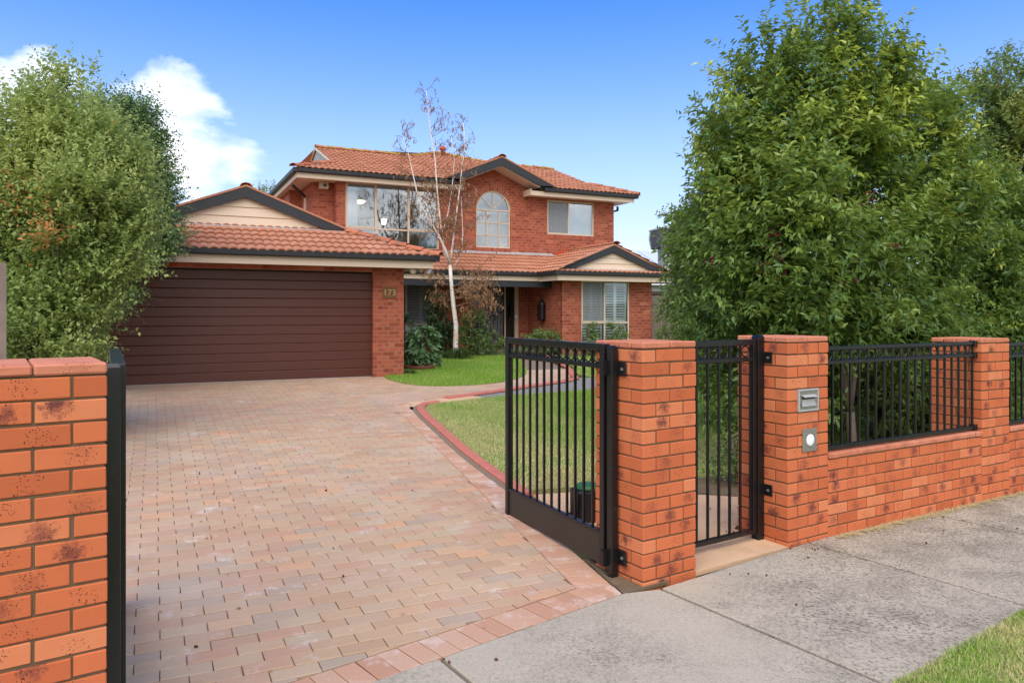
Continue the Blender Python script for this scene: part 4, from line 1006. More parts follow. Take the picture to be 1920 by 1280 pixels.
# eaves: gutter, fascia and soffit
def gutter(p0, p1, nrm_, zt=2.885, nm='gutter', h=.115, d=.105):
    a = Vector(p0); b = Vector(p1); n = Vector(nrm_)
    mb = MB(); prof = [(0, zt-.018), (0, zt-.004), (.006, zt), (.018, zt-.004), (.018, zt-.02), (d, zt-.03), (d, zt-h), (.03, zt-h), (.006, zt-h+.02)]
    for p in (a, b): mb.v += [(p.x-n.x*q, p.y-n.y*q, z) for q, z in prof]
    k = len(prof); mb.f = [(i, (i+1) % k, k+(i+1) % k, k+i) for i in range(k)]+[tuple(range(k)), tuple(range(2*k-1, k-1, -1))]
    o = part(nm, mb, M['charcoal'], HT); fixn(o.data); return o
def fascia(u0, v0, u1, v1, z0, z1, nm='fascia'): return part(nm, MB().box(min(u0, u1), min(v0, v1), z0, max(u0, u1), max(v0, v1), z1), M['cream'], HT)
def soff(u0, v0, u1, v1, z): return part('soffit', MB().box(u0, v0, z, u1, v1, z+.012), M['soffit'], HT)
gutter((-6.04, -.6), (1.16, -.6), (0, -1)); gutter((1.16, -.6), (1.16, 4.15), (1, 0)); gutter((-6.04, 7), (-6.04, -.6), (-1, 0))
fascia(-5.93, -.49, 1.05, -.47, 2.62, 2.78); fascia(1.03, -.468, 1.05, 4.2, 2.62, 2.78); soff(-5.92, -.468, 1.03, -.004, 2.645); soff(.70, 0.0, 1.028, 4.25, 2.645)
gutter((1.16, 4.15), (5.89, 4.15), (0, -1)); fascia(1.05, 4.25, 6.0, 4.27, 2.635, 2.78)
gutter((5.89, 3.05), (10.02, 3.05), (0, -1)); gutter((5.89, 4.15), (5.89, 3.05), (-1, 0)); fascia(5.99, 3.15, 9.92, 3.17, 2.62, 2.78); fascia(5.99, 3.172, 6.01, 4.25, 2.62, 2.78)
soff(6.01, 3.17, 9.9, 3.648, 2.645); soff(6.012, 3.65, 6.418, 4.42, 2.645); soff(9.66, 3.65, 9.9, 5.8, 2.645)
UZ = 5.565
gutter((-.80, 5.25), (3.78, 5.25), (0, -1), UZ); gutter((6.72, 5.25), (10.2, 5.25), (0, -1), UZ); gutter((-.80, 13), (-.80, 5.25), (-1, 0), UZ); gutter((10.2, 5.25), (10.2, 12.9), (1, 0), UZ)
fascia(-.69, 5.36, 4.02, 5.38, 5.315, 5.455); fascia(6.28, 5.36, 10.09, 5.38, 5.315, 5.455); fascia(-.69, 5.382, -.67, 13, 5.315, 5.455)
soff(-.668, 5.382, 4.0, V-.122, 5.345); soff(6.30, 5.382, 10.07, V-.002, 5.345); soff(-.668, V-.12, .438, V+.248, 5.345); soff(-.668, V+.25, -.162, 13, 5.345); soff(9.73, V, 10.07, 12.8, 5.345)
soff(3.80, V-.12, 4.0, V-.004, 5.345)
part('gutter_end', MB().box(4.02, 5.30, 5.315, 4.04, V-.003, 5.50), M['cream'], HT); part('gutter_end', MB().box(6.26, 5.30, 5.315, 6.28, V-.003, 5.50), M['cream'], HT)

# ------------------------------------------------------------------ tiled roofs
TILES = []
GA, GH = .332, .325      # tile pitch along eave, along slope
def tile_strips(lift0=.034):
    n = 12; top = []
    for i in range(n+1):
        s = GA*i/n; ph = (i/n*2) % 1; h = .030*abs(math.sin(math.pi*i/n*2))**.75
        top.append((s, h))
    return top
PROF = tile_strips()
def roof(name, org, sd_, k, pieces, eave_z, deck=None, single=True, below=.015):
    o2 = Vector(org); s2 = Vector(sd_); u2 = Vector((-s2.y, s2.x)); cph = 1/math.sqrt(1+k*k)
    def P3(s, h, n): return (o2.x+s2.x*s+u2.x*h-u2.x*n*k*cph, o2.y+s2.y*s+u2.y*h-u2.y*n*k*cph, eave_z+k*h+n*cph)
    def st(p): q = Vector(p)-o2; return (q.dot(s2), q.dot(u2))
    PS = [[st(p) for p in pc] for pc in pieces]
    PS = [pc if sum(pc[i-1][0]*pc[i][1]-pc[i][0]*pc[i-1][1] for i in range(len(pc))) > 0 else pc[::-1] for pc in PS]
    dk = MB()
    for pc in PS: dk.add([P3(s, h, -below) for s, h in pc], [tuple(range(len(pc)))])
    ro = part(name, dk, M['charcoal'], HT)
    S0 = min(p[0] for pc in PS for p in pc); S1 = max(p[0] for pc in PS for p in pc); H1 = max(p[1] for pc in PS for p in pc); H0 = min(p[1] for pc in PS for p in pc)
    step = GH*cph; nr = int((H1-min(H0, 0))/step)+1; r0 = int(math.floor(H0/step))
    for r in range(r0, nr+1):
        off = (r % 2)*GA/2; c = int(math.floor((S0-off)/GA))-1
        while c*GA+off < S1:
            s0 = c*GA+off; h0 = r*step; c += 1
            quads = []
            ovl = step+.02
            for (sa, ha), (sb, hb) in zip(PROF[:-1], PROF[1:]):
                quads.append([(s0+sa, h0, ha+.030), (s0+sb, h0, hb+.030), (s0+sb, h0+ovl, hb-.004), (s0+sa, h0+ovl, ha-.004)])
                quads.append([(s0+sa, h0, ha+.004), (s0+sb, h0, hb+.004), (s0+sb, h0, hb+.030), (s0+sa, h0, ha+.030)])
            faces = []; cut = False; corners = [(s0, h0), (s0+GA, h0), (s0+GA, h0+step), (s0, h0+step)]
            allin = False
            for pc in PS:
                if all((pc[i][0]-pc[i-1][0])*(y-pc[i-1][1])-(pc[i][1]-pc[i-1][1])*(x-pc[i-1][0]) >= -1e-6 for i in range(len(pc)) for x, y in corners): allin = True; break
            if allin: faces = quads
            else:
                for pc in PS:
                    for qd in quads:
                        q = [tuple(p) for p in qd]
                        vert = abs(q[0][1]-q[2][1]) < 1e-6
                        if vert:
                            mx_, my_ = (q[0][0]+q[1][0])/2, q[0][1]
                            if all((pc[i][0]-pc[i-1][0])*(my_-pc[i-1][1])-(pc[i][1]-pc[i-1][1])*(mx_-pc[i-1][0]) >= -1e-6 for i in range(len(pc))): faces.append(q)
                            continue
                        for i in range(len(pc)):
                            q = clip(q, pc[i-1], pc[i])
                            if len(q) < 3: break
                        if len(q) >= 3: faces.append(q)
                cut = True
            if not faces: continue
            mb = MB(); cx, cy = s0+GA/2, h0+step/2; C0 = Vector(P3(cx, cy, 0)); jz = random.gauss(0, .002)
            for q in faces: b = len(mb.v); mb.v += [tuple(Vector(P3(*p))-C0+Vector((0, 0, jz))) for p in q]; mb.f.append(tuple(range(b, b+len(q))))
            p = HM @ C0; x, y = project(p.x, p.y, p.z); vis = 300 < x < 1260 and single
            TILES.append(((0 if vis else 1000)+p.length, ro, mb, C0, (id(ro) if allin and abs(jz) < 9 else None)))
    return ro
def hipcaps(parent, p0, p1, L=.40, r=.105, drop=.03):
    a = Vector(p0); b = Vector(p1); d = (b-a); n = max(1, round(d.length/L)); L = d.length/n; d.normalize()
    side = d.cross(Vector((0, 0, 1))).normalized(); up = side.cross(d); mx = Matrix((d, -side, up)).transposed()
    mb = MB(); ks = 8; 
    for x, rr, dz in ((-.02, r*1.06, .018), (L+.02, r*.94, 0.)):
        for layer in (0, 1):
            for k in range(ks+1):
                t = math.pi*k/ks; q = rr-layer*.016; mb.v.append((x, q*math.cos(t)*1.12, q*math.sin(t)*.72+dz-.02))
    m = ks+1
    for k in range(ks):
        mb.f += [(k, k+1, 2*m+k+1, 2*m+k), (m+k, 3*m+k, 3*m+k+1, m+k+1), (k, m+k, m+k+1, k+1), (2*m+k, 2*m+k+1, 3*m+k+1, 3*m+k)]
    me = mb.mesh('ridge_cap', M['cap']); fixn(me)
    for i in range(n):
        e = (mx @ Matrix.Rotation(random.gauss(0, .012), 3, 'Y')).to_euler(); put('ridge_cap', me, parent, a+d*L*i+Vector((0, 0, drop+random.gauss(0, .003))), e)
EZ = 2.86
gk = .380
gr = roof('garage_roof', (-6.04, -.6), (1, 0), gk, [[(-6.04, -.6), (1.16, -.6), (-.44, 1.0), (-4.44, 1.0)]], EZ)
hipcaps(gr, (1.16, -.6, EZ), (-.44, 1.0, EZ+1.6*gk)); hipcaps(gr, (-6.04, -.6, EZ), (-4.44, 1.0, EZ+1.6*gk))
gs = roof('garage_side_roof', (1.16, -.6), (0, 1), gk, [[(1.16, -.6), (1.16, 4.15), (-.5, V), (-2.44, V), (-2.44, .86), (-.30, .86)], [(-.16, V), (-.16, 10), (-2.44, 10), (-2.44, V)]], EZ, single=False)
gl = roof('garage_side_roof', (-6.04, 10), (0, -1), gk, [[(-6.04, 10), (-6.04, -.6), (-4.58, .86), (-2.44, .86), (-2.44, 10)]], EZ, single=False)
RZ = EZ+3.6*gk
hipcaps(gl, (-2.44, .86, RZ), (-2.44, 10, RZ))
def gable_front(cu, v, half, zb, za, thick=.21, over=.0, ncl=3, nm='gable', boards=True, v2=None, brick=False):
    k = (za-zb)/half
    t = MB()
    for s in (-1, 1):
        poly = [(cu, za), (cu+s*half, zb), (cu+s*half-s*thick*2.25, zb), (cu, za-thick)]
        t.prism(poly if s < 0 else poly[::-1], lambda a, b, d: (a, d, b), v, v+.03)
    fo = part('barge_board', t, M['charcoal'], HT); fixn(fo.data)
    # tile verge on top of the boards
    for s in (-1, 1):
        vm = MB().obox((cu, v+.05, za+.028), (cu+s*half, v+.05, zb+.028), .12, .04); part('verge', vm, M['tile'], fo)
    if not brick:
        zi = za-thick; hi = half-thick*2.25; n = ncl; hh_ = (zi-zb)/n
        for i in range(n):
            z0 = zb+hh_*i; z1 = zb+hh_*(i+1)-.006; w0 = hi*(zi-z0)/(zi-zb)+.05; w1 = max(.001, hi*(zi-z1)/(zi-zb)+.05)
            b = MB(); b.prism([(cu-w0, z0), (cu+w0, z0), (cu+w1, z1), (cu-w1, z1)], lambda a, c, d: (a, d, c), v+.10, v+.13)
            for q in (0, 1): b.v[q] = (b.v[q][0], b.v[q][1]-.018, b.v[q][2])
            part('cladding_board', b, M['cladding'], fo)
    return fo
gable_front(-2.44, .86, 2.02, EZ+1.46*gk+.06, EZ+3.6*gk+.02)
fl = MB(); 
def flashing(u0, u1, v, z, dpt=.13, par=None):
    mb = MB(); n = int((u1-u0)/.083)
    for i in range(n+1):
        u = u0+(u1-u0)*i/n; mb.v += [(u, v+.0, z+.06), (u, v-.012, z+.045), (u, v-dpt, z-.012+.014*abs(math.sin(i*math.pi/2+.4))), (u, v-dpt-.008, z-.035+.012*abs(math.sin(i*math.pi/2+.4)))]
    for i in range(n):
        for k in range(3): mb.f.append((4*i+k, 4*i+k+1, 4*i+4+k+1, 4*i+4+k))
    return part('flashing', mb, M['lead'], HT)
flashing(-4.4, -.30, 1.0, EZ+1.6*gk-.01, .12)
# main roof
MZ, mk = 5.56, .365; RV = 9.0; RZ2 = MZ+mk*(RV-5.25)
gv = 7.45
mr = roof('main_roof', (-.8, 5.25), (1, 0), mk, [[(-.8, 5.25), (3.5, 5.25), (4.454, 6.45), (.5, 6.45)], [(7.0, 5.25), (10.2, 5.25), (9.05, 6.45), (6.046, 6.45)],
     [(.5, 6.45), (4.454, 6.45), (5.25, gv), (.5, gv)], [(6.046, 6.45), (9.05, 6.45), (9.05, gv), (5.25, gv)], [(.5, gv), (9.05, gv), (9.05, RV), (.5, RV)], [(3.6, RV), (6.6, RV), (5.1, RV+1.35)]], MZ)
hipcaps(mr, (.5, RV, RZ2), (3.6, RV, RZ2)); hipcaps(mr, (6.6, RV, RZ2), (9.05, RV, RZ2)); hipcaps(mr, (3.6, RV, RZ2), (5.1, RV+1.35, RZ2+1.35*mk)); hipcaps(mr, (6.6, RV, RZ2), (5.1, RV+1.35, RZ2+1.35*mk))
hipcaps(mr, (-.8, 5.25, MZ), (.5, 6.45, MZ+1.2*mk)); hipcaps(mr, (10.2, 5.25, MZ), (9.05, 6.45, MZ+1.2*mk))
part('roof_back', MB().add([(.5, RV, RZ2), (9.05, RV, RZ2), (10.2, 13, MZ), (-.8, 13, MZ), (5.1, RV+1.35, RZ2+1.35*mk), (5.1, 13, RZ2+.4)], [(0, 1, 2, 3), (0, 4, 5, 3), (1, 2, 5, 4)]), M['tile'], HT)
# left and right gablets
for u_, s in ((.5, -1), (9.05, 1)):
    g = MB().add([(u_+s*.0-s*.03, 6.45, MZ+1.2*mk), (u_-s*.03, RV, RZ2-.03), (u_-s*.03, 11.55, MZ+1.2*mk)], [(0, 1, 2)]); part('gablet', g, M['lead'], HT)
    for y in (6.45, 11.55): part('barge_board', MB().obox((u_+s*.02, RV, RZ2-.02), (u_+s*.02, y, MZ+1.2*mk-.02), .03, .07), M['cream'], HT)
    part('side_roof', MB().add([(u_, 6.45, MZ+1.2*mk), (u_, 11.55, MZ+1.2*mk), (u_+s*1.25, 12.8, MZ), (u_+s*1.25, 5.25, MZ)], [(0, 1, 2, 3)]), M['tile'], HT)
# front gable of the upper storey
ck = (6.34-5.60)/1.78
roof('gable_roof', (3.47, 7.5), (0, -1), ck, [[(3.47, 5.26), (5.25, 5.26), (5.25, 7.5)]], 5.60)
roof('gable_roof', (7.03, 5.2), (0, 1), ck, [[(7.03, 5.26), (5.25, 7.5), (5.25, 5.26)]], 5.60)
fo = gable_front(5.25, 5.20, 1.78, 5.60, 6.34, .235, brick=True)
hipcaps(fo, (5.25, 5.18, 6.37), (5.25, 7.45, 6.37), drop=.0)
for s in (-1, 1):
    q = MB(); q.prism([(5.25, 6.10), (5.25+s*1.3, 6.10-1.3*ck), (5.25+s*1.3, 6.09-1.3*ck), (5.25, 6.09)], lambda a, b, d: (a, d, b), 5.235, V-.003); part('soffit', q, M['soffit'], fo)
    fixn(HT.children[-1].data) if False else None
# porch and wing roofs
pr = roof('porch_roof', (1.0, 4.15), (1, 0), .385, [[(1.16, 4.15), (5.89, 4.15), (7.5, V), (-.5, V)]], EZ)
flashing(.70, 7.30, V-.0, EZ+.385*1.7+.02, .12)
wk = .405; WR = EZ+wk*2.03
wl = roof('wing_roof', (5.89, V), (0, -1), wk, [[(5.89, 4.15), (5.89, 3.05), (7.92, 3.16), (7.92, V), (7.5, V)]], EZ)
wr = roof('wing_roof', (9.95, 3.05), (0, 1), wk, [[(9.95, 3.05), (9.95, V), (7.92, V), (7.92, 3.16)]], EZ, single=False)
roof('wing_front_roof', (5.89, 3.05), (1, 0), wk, [[(5.89, 3.05), (9.95, 3.05), (9.70, 3.30), (6.14, 3.30)]], EZ)
hipcaps(wl, (7.92, 3.12, WR), (7.92, V, WR))
gable_front(7.84, 3.12, 1.74, EZ+.11, WR-.03, .20, ncl=3)
flashing(6.25, 9.6, 3.27, EZ+.245*wk+.0, .10)
part('valley', MB().obox((5.93, 4.19, EZ+.035), (7.5, V-.04, EZ+.64), .14, .015), M['bronze'], HT)
part('step_flashing', MB().obox((7.32, V-.03, EZ+.70), (7.92, V-.03, WR+.06), .05, .10), M['redpipe'], HT)
TILES.sort(key=lambda t: t[0])
share = {}; rest = {}
for i, (d, ro, mb, C0, key) in enumerate(TILES):
    if i < 285:
        me = share.get(key)
        if me is None or key is None:
            me = mb.mesh('roof_tile', M['tile'])
            if key is not None: share[key] = me
        put('roof_tile', me, ro, C0)
    else: rest.setdefault(ro.name, (ro, []))[1].append((mb, Matrix.Translation(C0), random.random()))
for ro, it in rest.values(): joined('tiling', it, M['tile'], ro)
# pipes, lights, sensor
part('vent_pipe', MB().lathe([(.07, 0), (.07, .30), (.11, .31), (.12, .36), (.08, .42), (.0, .45)], 14, (5.05, 9.75, RZ2+.20)), M['redpipe'], HT, True)
part('downpipe', MB().obox((-.74, 5.9, 5.44), (-.74, 5.9, 5.18), .05, .06).obox((-.74, 5.9, 5.20), (-.24, 6.72, 5.02), .055, .06).obox((-.235, 6.73, 5.05), (-.235, 6.73, 3.2), .06, .07), M['charcoal'], HT)
part('downpipe', MB().box(-.22, 6.90, 3.2, -.165, 7.0, 5.0), M['cream'], HT)
part('downpipe', MB().obox((10.0, 6.2, 5.30), (10.0, 6.2, 5.15), .05, .06, (1, 0, 0)).obox((10.02, 6.2, 5.17), (9.66, 6.2, 5.08), .05, .06), M['charcoal'], HT)
part('downpipe', MB().obox((3.80, V-.06, 2.62), (3.80, V-.06, .5), .08, .07), M['charcoal'], HT)
sb = thing('alarm_siren', 'small cream alarm siren box with a blue lamp under the upper left eave', 'alarm', hw(.14, V+.13, 5.245), TH)
part('box', MB().box(-.12, -.06, -.09, .12, .11, .09), M['cream'], sb); part('lamp', MB().lathe([(.045, 0), (.045, .03), (.02, .045)], 14), simple('blue_lens', (.05, .09, .22), .3, .05), sb, True, (.02, -.06, .0), (R(90), 0, 0))
fl_ = thing('floodlight', 'twin spot floodlight with a sensor under the right end of the garage eave', 'floodlight', hw(.86, -.25, 2.645), TH)
part('base', MB().lathe([(.04, -.03), (.045, 0)], 12), M['cream'], fl_)
part('sensor', MB().box(-.03, -.05, -.09, .03, .0, -.03), M['cream'], fl_)
for s in (-1, 1):
    part('arm', MB().tube([(0, 0, -.02), (s*.10, 0, -.05)], .012), M['cream'], fl_)
    sh = part('spot', MB().lathe([(.02, -.10), (.035, -.09), (.068, 0), (.070, .01)], 16), M['cream'], fl_, True, (s*.17, -.03, -.07), (R(100), 0, R(s*20)))
    part('lens', MB().lathe([(.060, .004), (.040, .018), (.0, .022)], 16), M['glasslens'], sh, True)
ln = thing('lantern', 'tall black wall lantern with a pointed top on the brick side of the porch', 'lantern', hw(6.33, 4.74, 0), TH)
part('body', MB().lathe([(.11, 1.50), (.125, 1.52), (.12, 1.95), (.10, 2.02), (.05, 2.08), (.02, 2.12), (.012, 2.22), (0, 2.25)], 8), M['darkdoor'], ln)
for k in range(8): a = 2*math.pi*k/8; part('rib', MB().tube([(.125*math.cos(a), .125*math.sin(a), 1.5), (.122*math.cos(a), .122*math.sin(a), 1.96)], .010, 4), M['black'], ln)

# ------------------------------------------------------------------ vegetation
def norm(a): return a/np.maximum(np.linalg.norm(a, axis=-1, keepdims=True), 1e-6)
def leaves(name, base, dirs, lens, nl, ll, lw, mat, up=.0, droop=.3, spread=.9, young=None, oldp=0., fold=.25, rg=rng, four=False):
    """nl leaves along each shoot; base, dirs (n,3); lens (n,)"""
    n = len(base); k = nl
    t = np.tile((np.arange(k)+.6)/k, n); B = np.repeat(base, k, 0); D = np.repeat(norm(dirs), k, 0); Ls = np.repeat(lens, k)
    bend = np.zeros_like(B); bend[:, 2] = -droop*.35*(t**2)*Ls
    P = B+D*(t*Ls)[:, None]+bend
    rnd = norm(rg.normal(size=(n*k, 3))); side = norm(rnd-(rnd*D).sum(1, keepdims=True)*D)
    ld = D*.45+side*spread; ld[:, 2] += up-droop*.5; ld = norm(ld)
    L = ll*(.55+.65*rg.random(n*k))*(1-.25*t); Wd = L*lw*(.8+.4*rg.random(n*k))
    sd_ = norm(np.cross(ld, rg.normal(size=(n*k, 3))*.6+np.array([0, 0, 1.]))); nn = np.cross(sd_, ld)
    f = fold*Wd
    tipd = ld*1.0; tip = P+ld*L[:, None]; tip[:, 2] -= droop*.25*L
    l_ = P+ld*(L*.45)[:, None]+sd_*(Wd*.5)[:, None]+nn*f[:, None]; r_ = P+ld*(L*.45)[:, None]-sd_*(Wd*.5)[:, None]+nn*f[:, None]
    V = np.stack([P, l_, tip, r_], 1).reshape(-1, 3); m = n*k
    i = np.arange(m)*4; F = np.stack([np.stack([i, i+1, i+2], 1), np.stack([i, i+2, i+3], 1)], 1).reshape(-1, 3)
    lr = np.clip(rg.random(m)*.55+np.repeat(rg.random(n), k)*.45, 0, 1)
    yg = np.repeat(np.zeros(n) if young is None else young, k)*(.35+.65*t)
    od = (rg.random(m) < np.repeat(oldp if isinstance(oldp, np.ndarray) else np.full(n, oldp), k)).astype(float)
    return nmesh(name, V, F, mat, {'lr': np.repeat(lr, 4), 'yg': np.repeat(yg, 4), 'od': np.repeat(od, 4)})
def lumps(dirs, seed, f=2.2):
    r = np.random.default_rng(seed); o = np.zeros(len(dirs))
    for i in range(7):
        a = r.normal(size=3); a = a/np.linalg.norm(a)*f*(1+i*.45); o += np.sin(dirs@a+r.random()*6.28)/(1+i*.35)
    return o/2.6
def crown_points(blobs, n, seed, shell=.32, rough=.18, f=2.2, zmin=None, clump=12, cr=.23):
    r = np.random.default_rng(seed); n0 = n; n = max(4, n//clump); B = np.array([b[:6] for b in blobs], float); wgt = np.array([(b[3]*b[4]+b[4]*b[5]+b[3]*b[5])*(b[6] if len(b) > 6 else 1) for b in blobs]); wgt /= wgt.sum()
    idx = r.choice(len(B), n, p=wgt); d = norm(r.normal(size=(n, 3))); rad = (1-np.abs(r.normal(size=n))*shell); rad = np.clip(rad, .05, 1.1)
    rad = rad*(1+rough*lumps(d*1.0+B[idx, :3]*.7, seed+1, f))
    P = B[idx, :3]+d*B[idx, 3:6]*rad[:, None]
    # keep what lies near the outside of the union more often
    ok = np.ones(n, bool)
    if zmin is not None: ok &= P[:, 2] > zmin
    inside = np.zeros(n)
    for b in B: q = (((P-b[:3])/b[3:6])**2).sum(1); inside = np.maximum(inside, 1-q)
    ok &= (r.random(n) > np.clip(inside-.55, 0, 1)*1.6)
    P, d, rad = P[ok], d[ok], rad[ok]
    # leafy sprays: several shoots share one branch end, with air between the sprays
    k = max(1, round(n0/len(P))); o = r.normal(size=(len(P)*k, 3)); o = o/np.linalg.norm(o, axis=1, keepdims=True)*(r.random(len(o))**.5)[:, None]*cr*np.repeat(.6+.8*r.random(len(P)), k)[:, None]
    P = np.repeat(P, k, 0)+o*np.array([1, 1, .75]); d = norm(np.repeat(d, k, 0)+o/cr*.5); rad = np.repeat(rad, k)
    return P, d, rad, r
def branches(mb, base, targets, r0, seed, wob=.12, n=5):
    r = random.Random(seed); base = Vector(base)
    for tg, rr in targets:
        tg = Vector(tg); pts = []; 
        for i in range(n+1):
            t = i/n; p = base.lerp(tg, t); p += Vector((r.uniform(-1, 1), r.uniform(-1, 1), r.uniform(-.4, .4)))*wob*math.sin(math.pi*min(t+.15, 1)); p.z += .25*math.sin(math.pi*t)*wob*3; pts.append(p)
        pts[0] = base; mb.tube(pts, [r0*rr*(1-.8*(i/n))+.004 for i in range(n+1)], 6)
def tree(name, label, cat, xy, blobs, nshoot, nl, ll, lw, mat, seed, slen=.28, trunks=((0, 0, .07),), z0=None, barkm='bark', group=None, upb=.5, youngf=.5, droop=.3, shell=.32, oldp=0., rough=.18, twigs=0, twigm='twig', f=2.2, zmin=None, young_fn=None, nlimb=9, clump=13, cr=.24):
    x, y = xy; g = hxy(x, y) if z0 is None else z0
    t = thing(name, label, cat, (x, y, g), 0, group)
    B = [(b[0]-x, b[1]-y, b[2]-g)+tuple(b[3:]) for b in blobs]
    P, d, rad, r = crown_points(B, nshoot, seed, shell, rough, f, zmin, clump, cr)
    off = (P[:, 0]+x-PED.x)*fn.x+(P[:, 1]+y-PED.y)*fn.y; kp = off > .70+.25*np.clip(1.7-P[:, 2]-g, 0, 1); P, d, rad = P[kp], d[kp], rad[kp]
    cl = r.random(len(P))
    D = norm(d*.75+np.array([0, 0, upb])+r.normal(size=d.shape)*.35)
    out_ = np.clip((rad-.8)*4, 0, 1)*np.clip(.45+D[:, 2], 0, 1)
    yg = np.clip(out_*youngf*(.3+1.2*r.random(len(P)))+ (r.random(len(P)) < .10*youngf)*.7, 0, 1)
    if young_fn: yg = young_fn(P, yg)
    op = np.clip(lumps(P*1.3, seed+9, 1.6)-.9, 0, 1)*oldp*3 if oldp else 0.
    me = leaves('crown', P, D, slen*(.6+.8*r.random(len(P))), nl, ll, lw, M[mat], up=.15, droop=droop, young=yg, oldp=op if oldp else 0., rg=r)
    crown = put('crown', me, t)
    mb = MB(); rr = random.Random(seed)
    for (tx_, ty_, tr_) in trunks:
        bl = sorted(B, key=lambda b: math.hypot(b[0]-tx_, b[1]-ty_))[:max(2, nlimb//len(trunks))]
        fork = Vector((tx_*1.05+rr.uniform(-.1, .1), ty_*1.05, min(b[2] for b in B)*.5+.35))
        mb.tube([(tx_, ty_, -.1), ((tx_+fork.x)/2+rr.uniform(-.04, .04), (ty_+fork.y)/2, fork.z/2), fork], [tr_*1.25, tr_, tr_*.9], 8)
        branches(mb, fork, [((b[0]+rr.uniform(-.2, .2), b[1]+rr.uniform(-.2, .2), b[2]+b[5]*rr.uniform(.2, .7)), rr.uniform(.45, .8)) for b in bl], tr_, seed)
    part('trunk', mb, M[barkm], t, True)
    if twigs:
        tb = MB(); idx = r.choice(len(P), min(twigs, len(P)), replace=False)
        for i in idx:
            p = Vector(P[i])-Vector(d[i])*.12; b = p+Vector((-p.x*.30+r.normal()*.05, -p.y*.30+r.normal()*.05, -.30-.25*r.random()))
            m_ = (p+b)/2+Vector((r.normal()*.06, r.normal()*.06, .05)); e = p+Vector(D[i])*.2
            tb.tube([b, m_, p, e], [.006, .0045, .003, .0015], 3, False)
        part('twigs', tb, M[twigm], t)
    return t
def bl(px, py, Y, rx, rz, ry=None, wt=1.):     # blob from a bearing in the photograph, at distance Y; radii in metres
    return ((px-960)/1400*Y, Y, CAMZ-(py-586)*Y/1400, rx, ry or rx, rz, wt)

# lilly pilly trees behind the fence on the right
Y1 = 8.0
A = [bl(1555, 90, Y1, .30, .50), bl(1580, 175, Y1, .62, .55), bl(1435, 150, Y1, .32, .40), bl(1400, 265, Y1, .48, .50), bl(1490, 250, Y1+.3, .8, .7), bl(1640, 250, Y1, .7, .5),
     bl(1700, 240, Y1+.2, .40, .40), bl(1722, 330, Y1, .5, .45), bl(1385, 385, Y1, .42, .50), bl(1450, 380, Y1-.2, .7, .6), bl(1580, 370, Y1-.4, .9, .7), bl(1715, 410, Y1-.1, .65, .55),
     bl(1375, 480, Y1, .42, .5), bl(1440, 500, Y1-.3, .62, .5), bl(1560, 500, Y1-.4, .8, .55), bl(1690, 520, Y1-.3, .8, .55), bl(1500, 600, Y1, .7, .45), bl(1400, 600, Y1+.2, .6, .45), bl(1640, 600, Y1-.2, .8, .45), bl(1405, 700, Y1, .30, .40), bl(1390, 790, Y1-.1, .22, .35), bl(1500, 720, Y1+.3, .5, .35), bl(1590, 740, Y1+.5, .5, .30, wt=.7), bl(1640, 690, Y1+.4, .6, .35)]
A = [(b[0]*q, b[1]*q, CAMZ+(b[2]-CAMZ)*q, b[3]*q, b[4]*q, b[5]*q)+tuple(b[6:]) for b in A for q in (1+max(0, b[0]/b[1]-.40)*.9,)]
ta = tree('lilly_pilly_tree', 'tall glossy dark green tree rising behind the pedestrian gate and letterbox pillar', 'tree', ((1500-960)/1400*Y1, Y1), A, 9000, 13, .112, .38, 'lilly', 11, .34,
     trunks=((-.35, 0, .055), (.05, .1, .06), (.5, -.05, .05)), upb=.8, youngf=1.1, droop=.4, shell=.34, group='trees behind the front fence', twigs=0, rough=.25,
     young_fn=lambda P, y: np.clip(y*np.clip((P[:, 2]-2.0)*.7, .12, 1.3), 0, 1))
Y2 = 9.3
Bb = [bl(1600, 640, Y2+.4, .9, .45), bl(1720, 640, Y2+.3, .9, .45), bl(1840, 620, Y2+.6, .9, .5), bl(1800, 520, Y2+.5, .8, .6), bl(1870, 450, Y2+.6, .8, .6), bl(1800, 380, Y2+.6, .6, .5), bl(1920, 560, Y2+.5, .8, .6),
      bl(1980, 640, Y2+.5, .9, .6), bl(1700, 720, Y2+.6, .7, .35, wt=.5), bl(1850, 720, Y2+.6, .8, .4, wt=.6), bl(1950, 760, Y2+.6, .8, .5, wt=.6), bl(1640, 770, Y2+.4, .6, .30, wt=.8), bl(1740, 780, Y2+.2, .6, .30, wt=.8), bl(1820, 770, Y2+.2, .5, .3, wt=.8)]
tree('lilly_pilly_tree', 'dark green bushy tree filling in behind the far end of the fence panel', 'tree', ((1780-960)/1400*(Y2+.5), Y2+.5), Bb, 9500, 12, .100, .38, 'lilly', 12, .26,
     trunks=((-.9, 0, .05), (-.35, .1, .045), (.25, 0, .05), (.9, .1, .05)), upb=.45, youngf=.4, droop=.45, group='trees behind the front fence', twigs=70, barkm='bark')
Y3 = 11.2
Cc = [bl(1880, 170, Y3, .40, .45), bl(1895, 260, Y3, .65, .6), bl(1850, 340, Y3, .6, .6), bl(1940, 340, Y3, .9, .9), bl(1830, 430, Y3, .7, .6), bl(1930, 480, Y3, 1., .8), bl(1860, 560, Y3, .9, .6), bl(2010, 300, Y3, .9, .9)]
tree('lilly_pilly_tree', 'olive green tree with yellowish new leaves at the right edge of the photo', 'tree', ((1890-960)/1400*Y3, Y3), Cc, 8000, 12, .10, .38, 'lilly2', 13, .28,
     trunks=((0, 0, .07), (.5, .1, .06)), upb=.8, youngf=.9, droop=.25, group='trees behind the front fence', twigs=0)
Y4 = 10.4
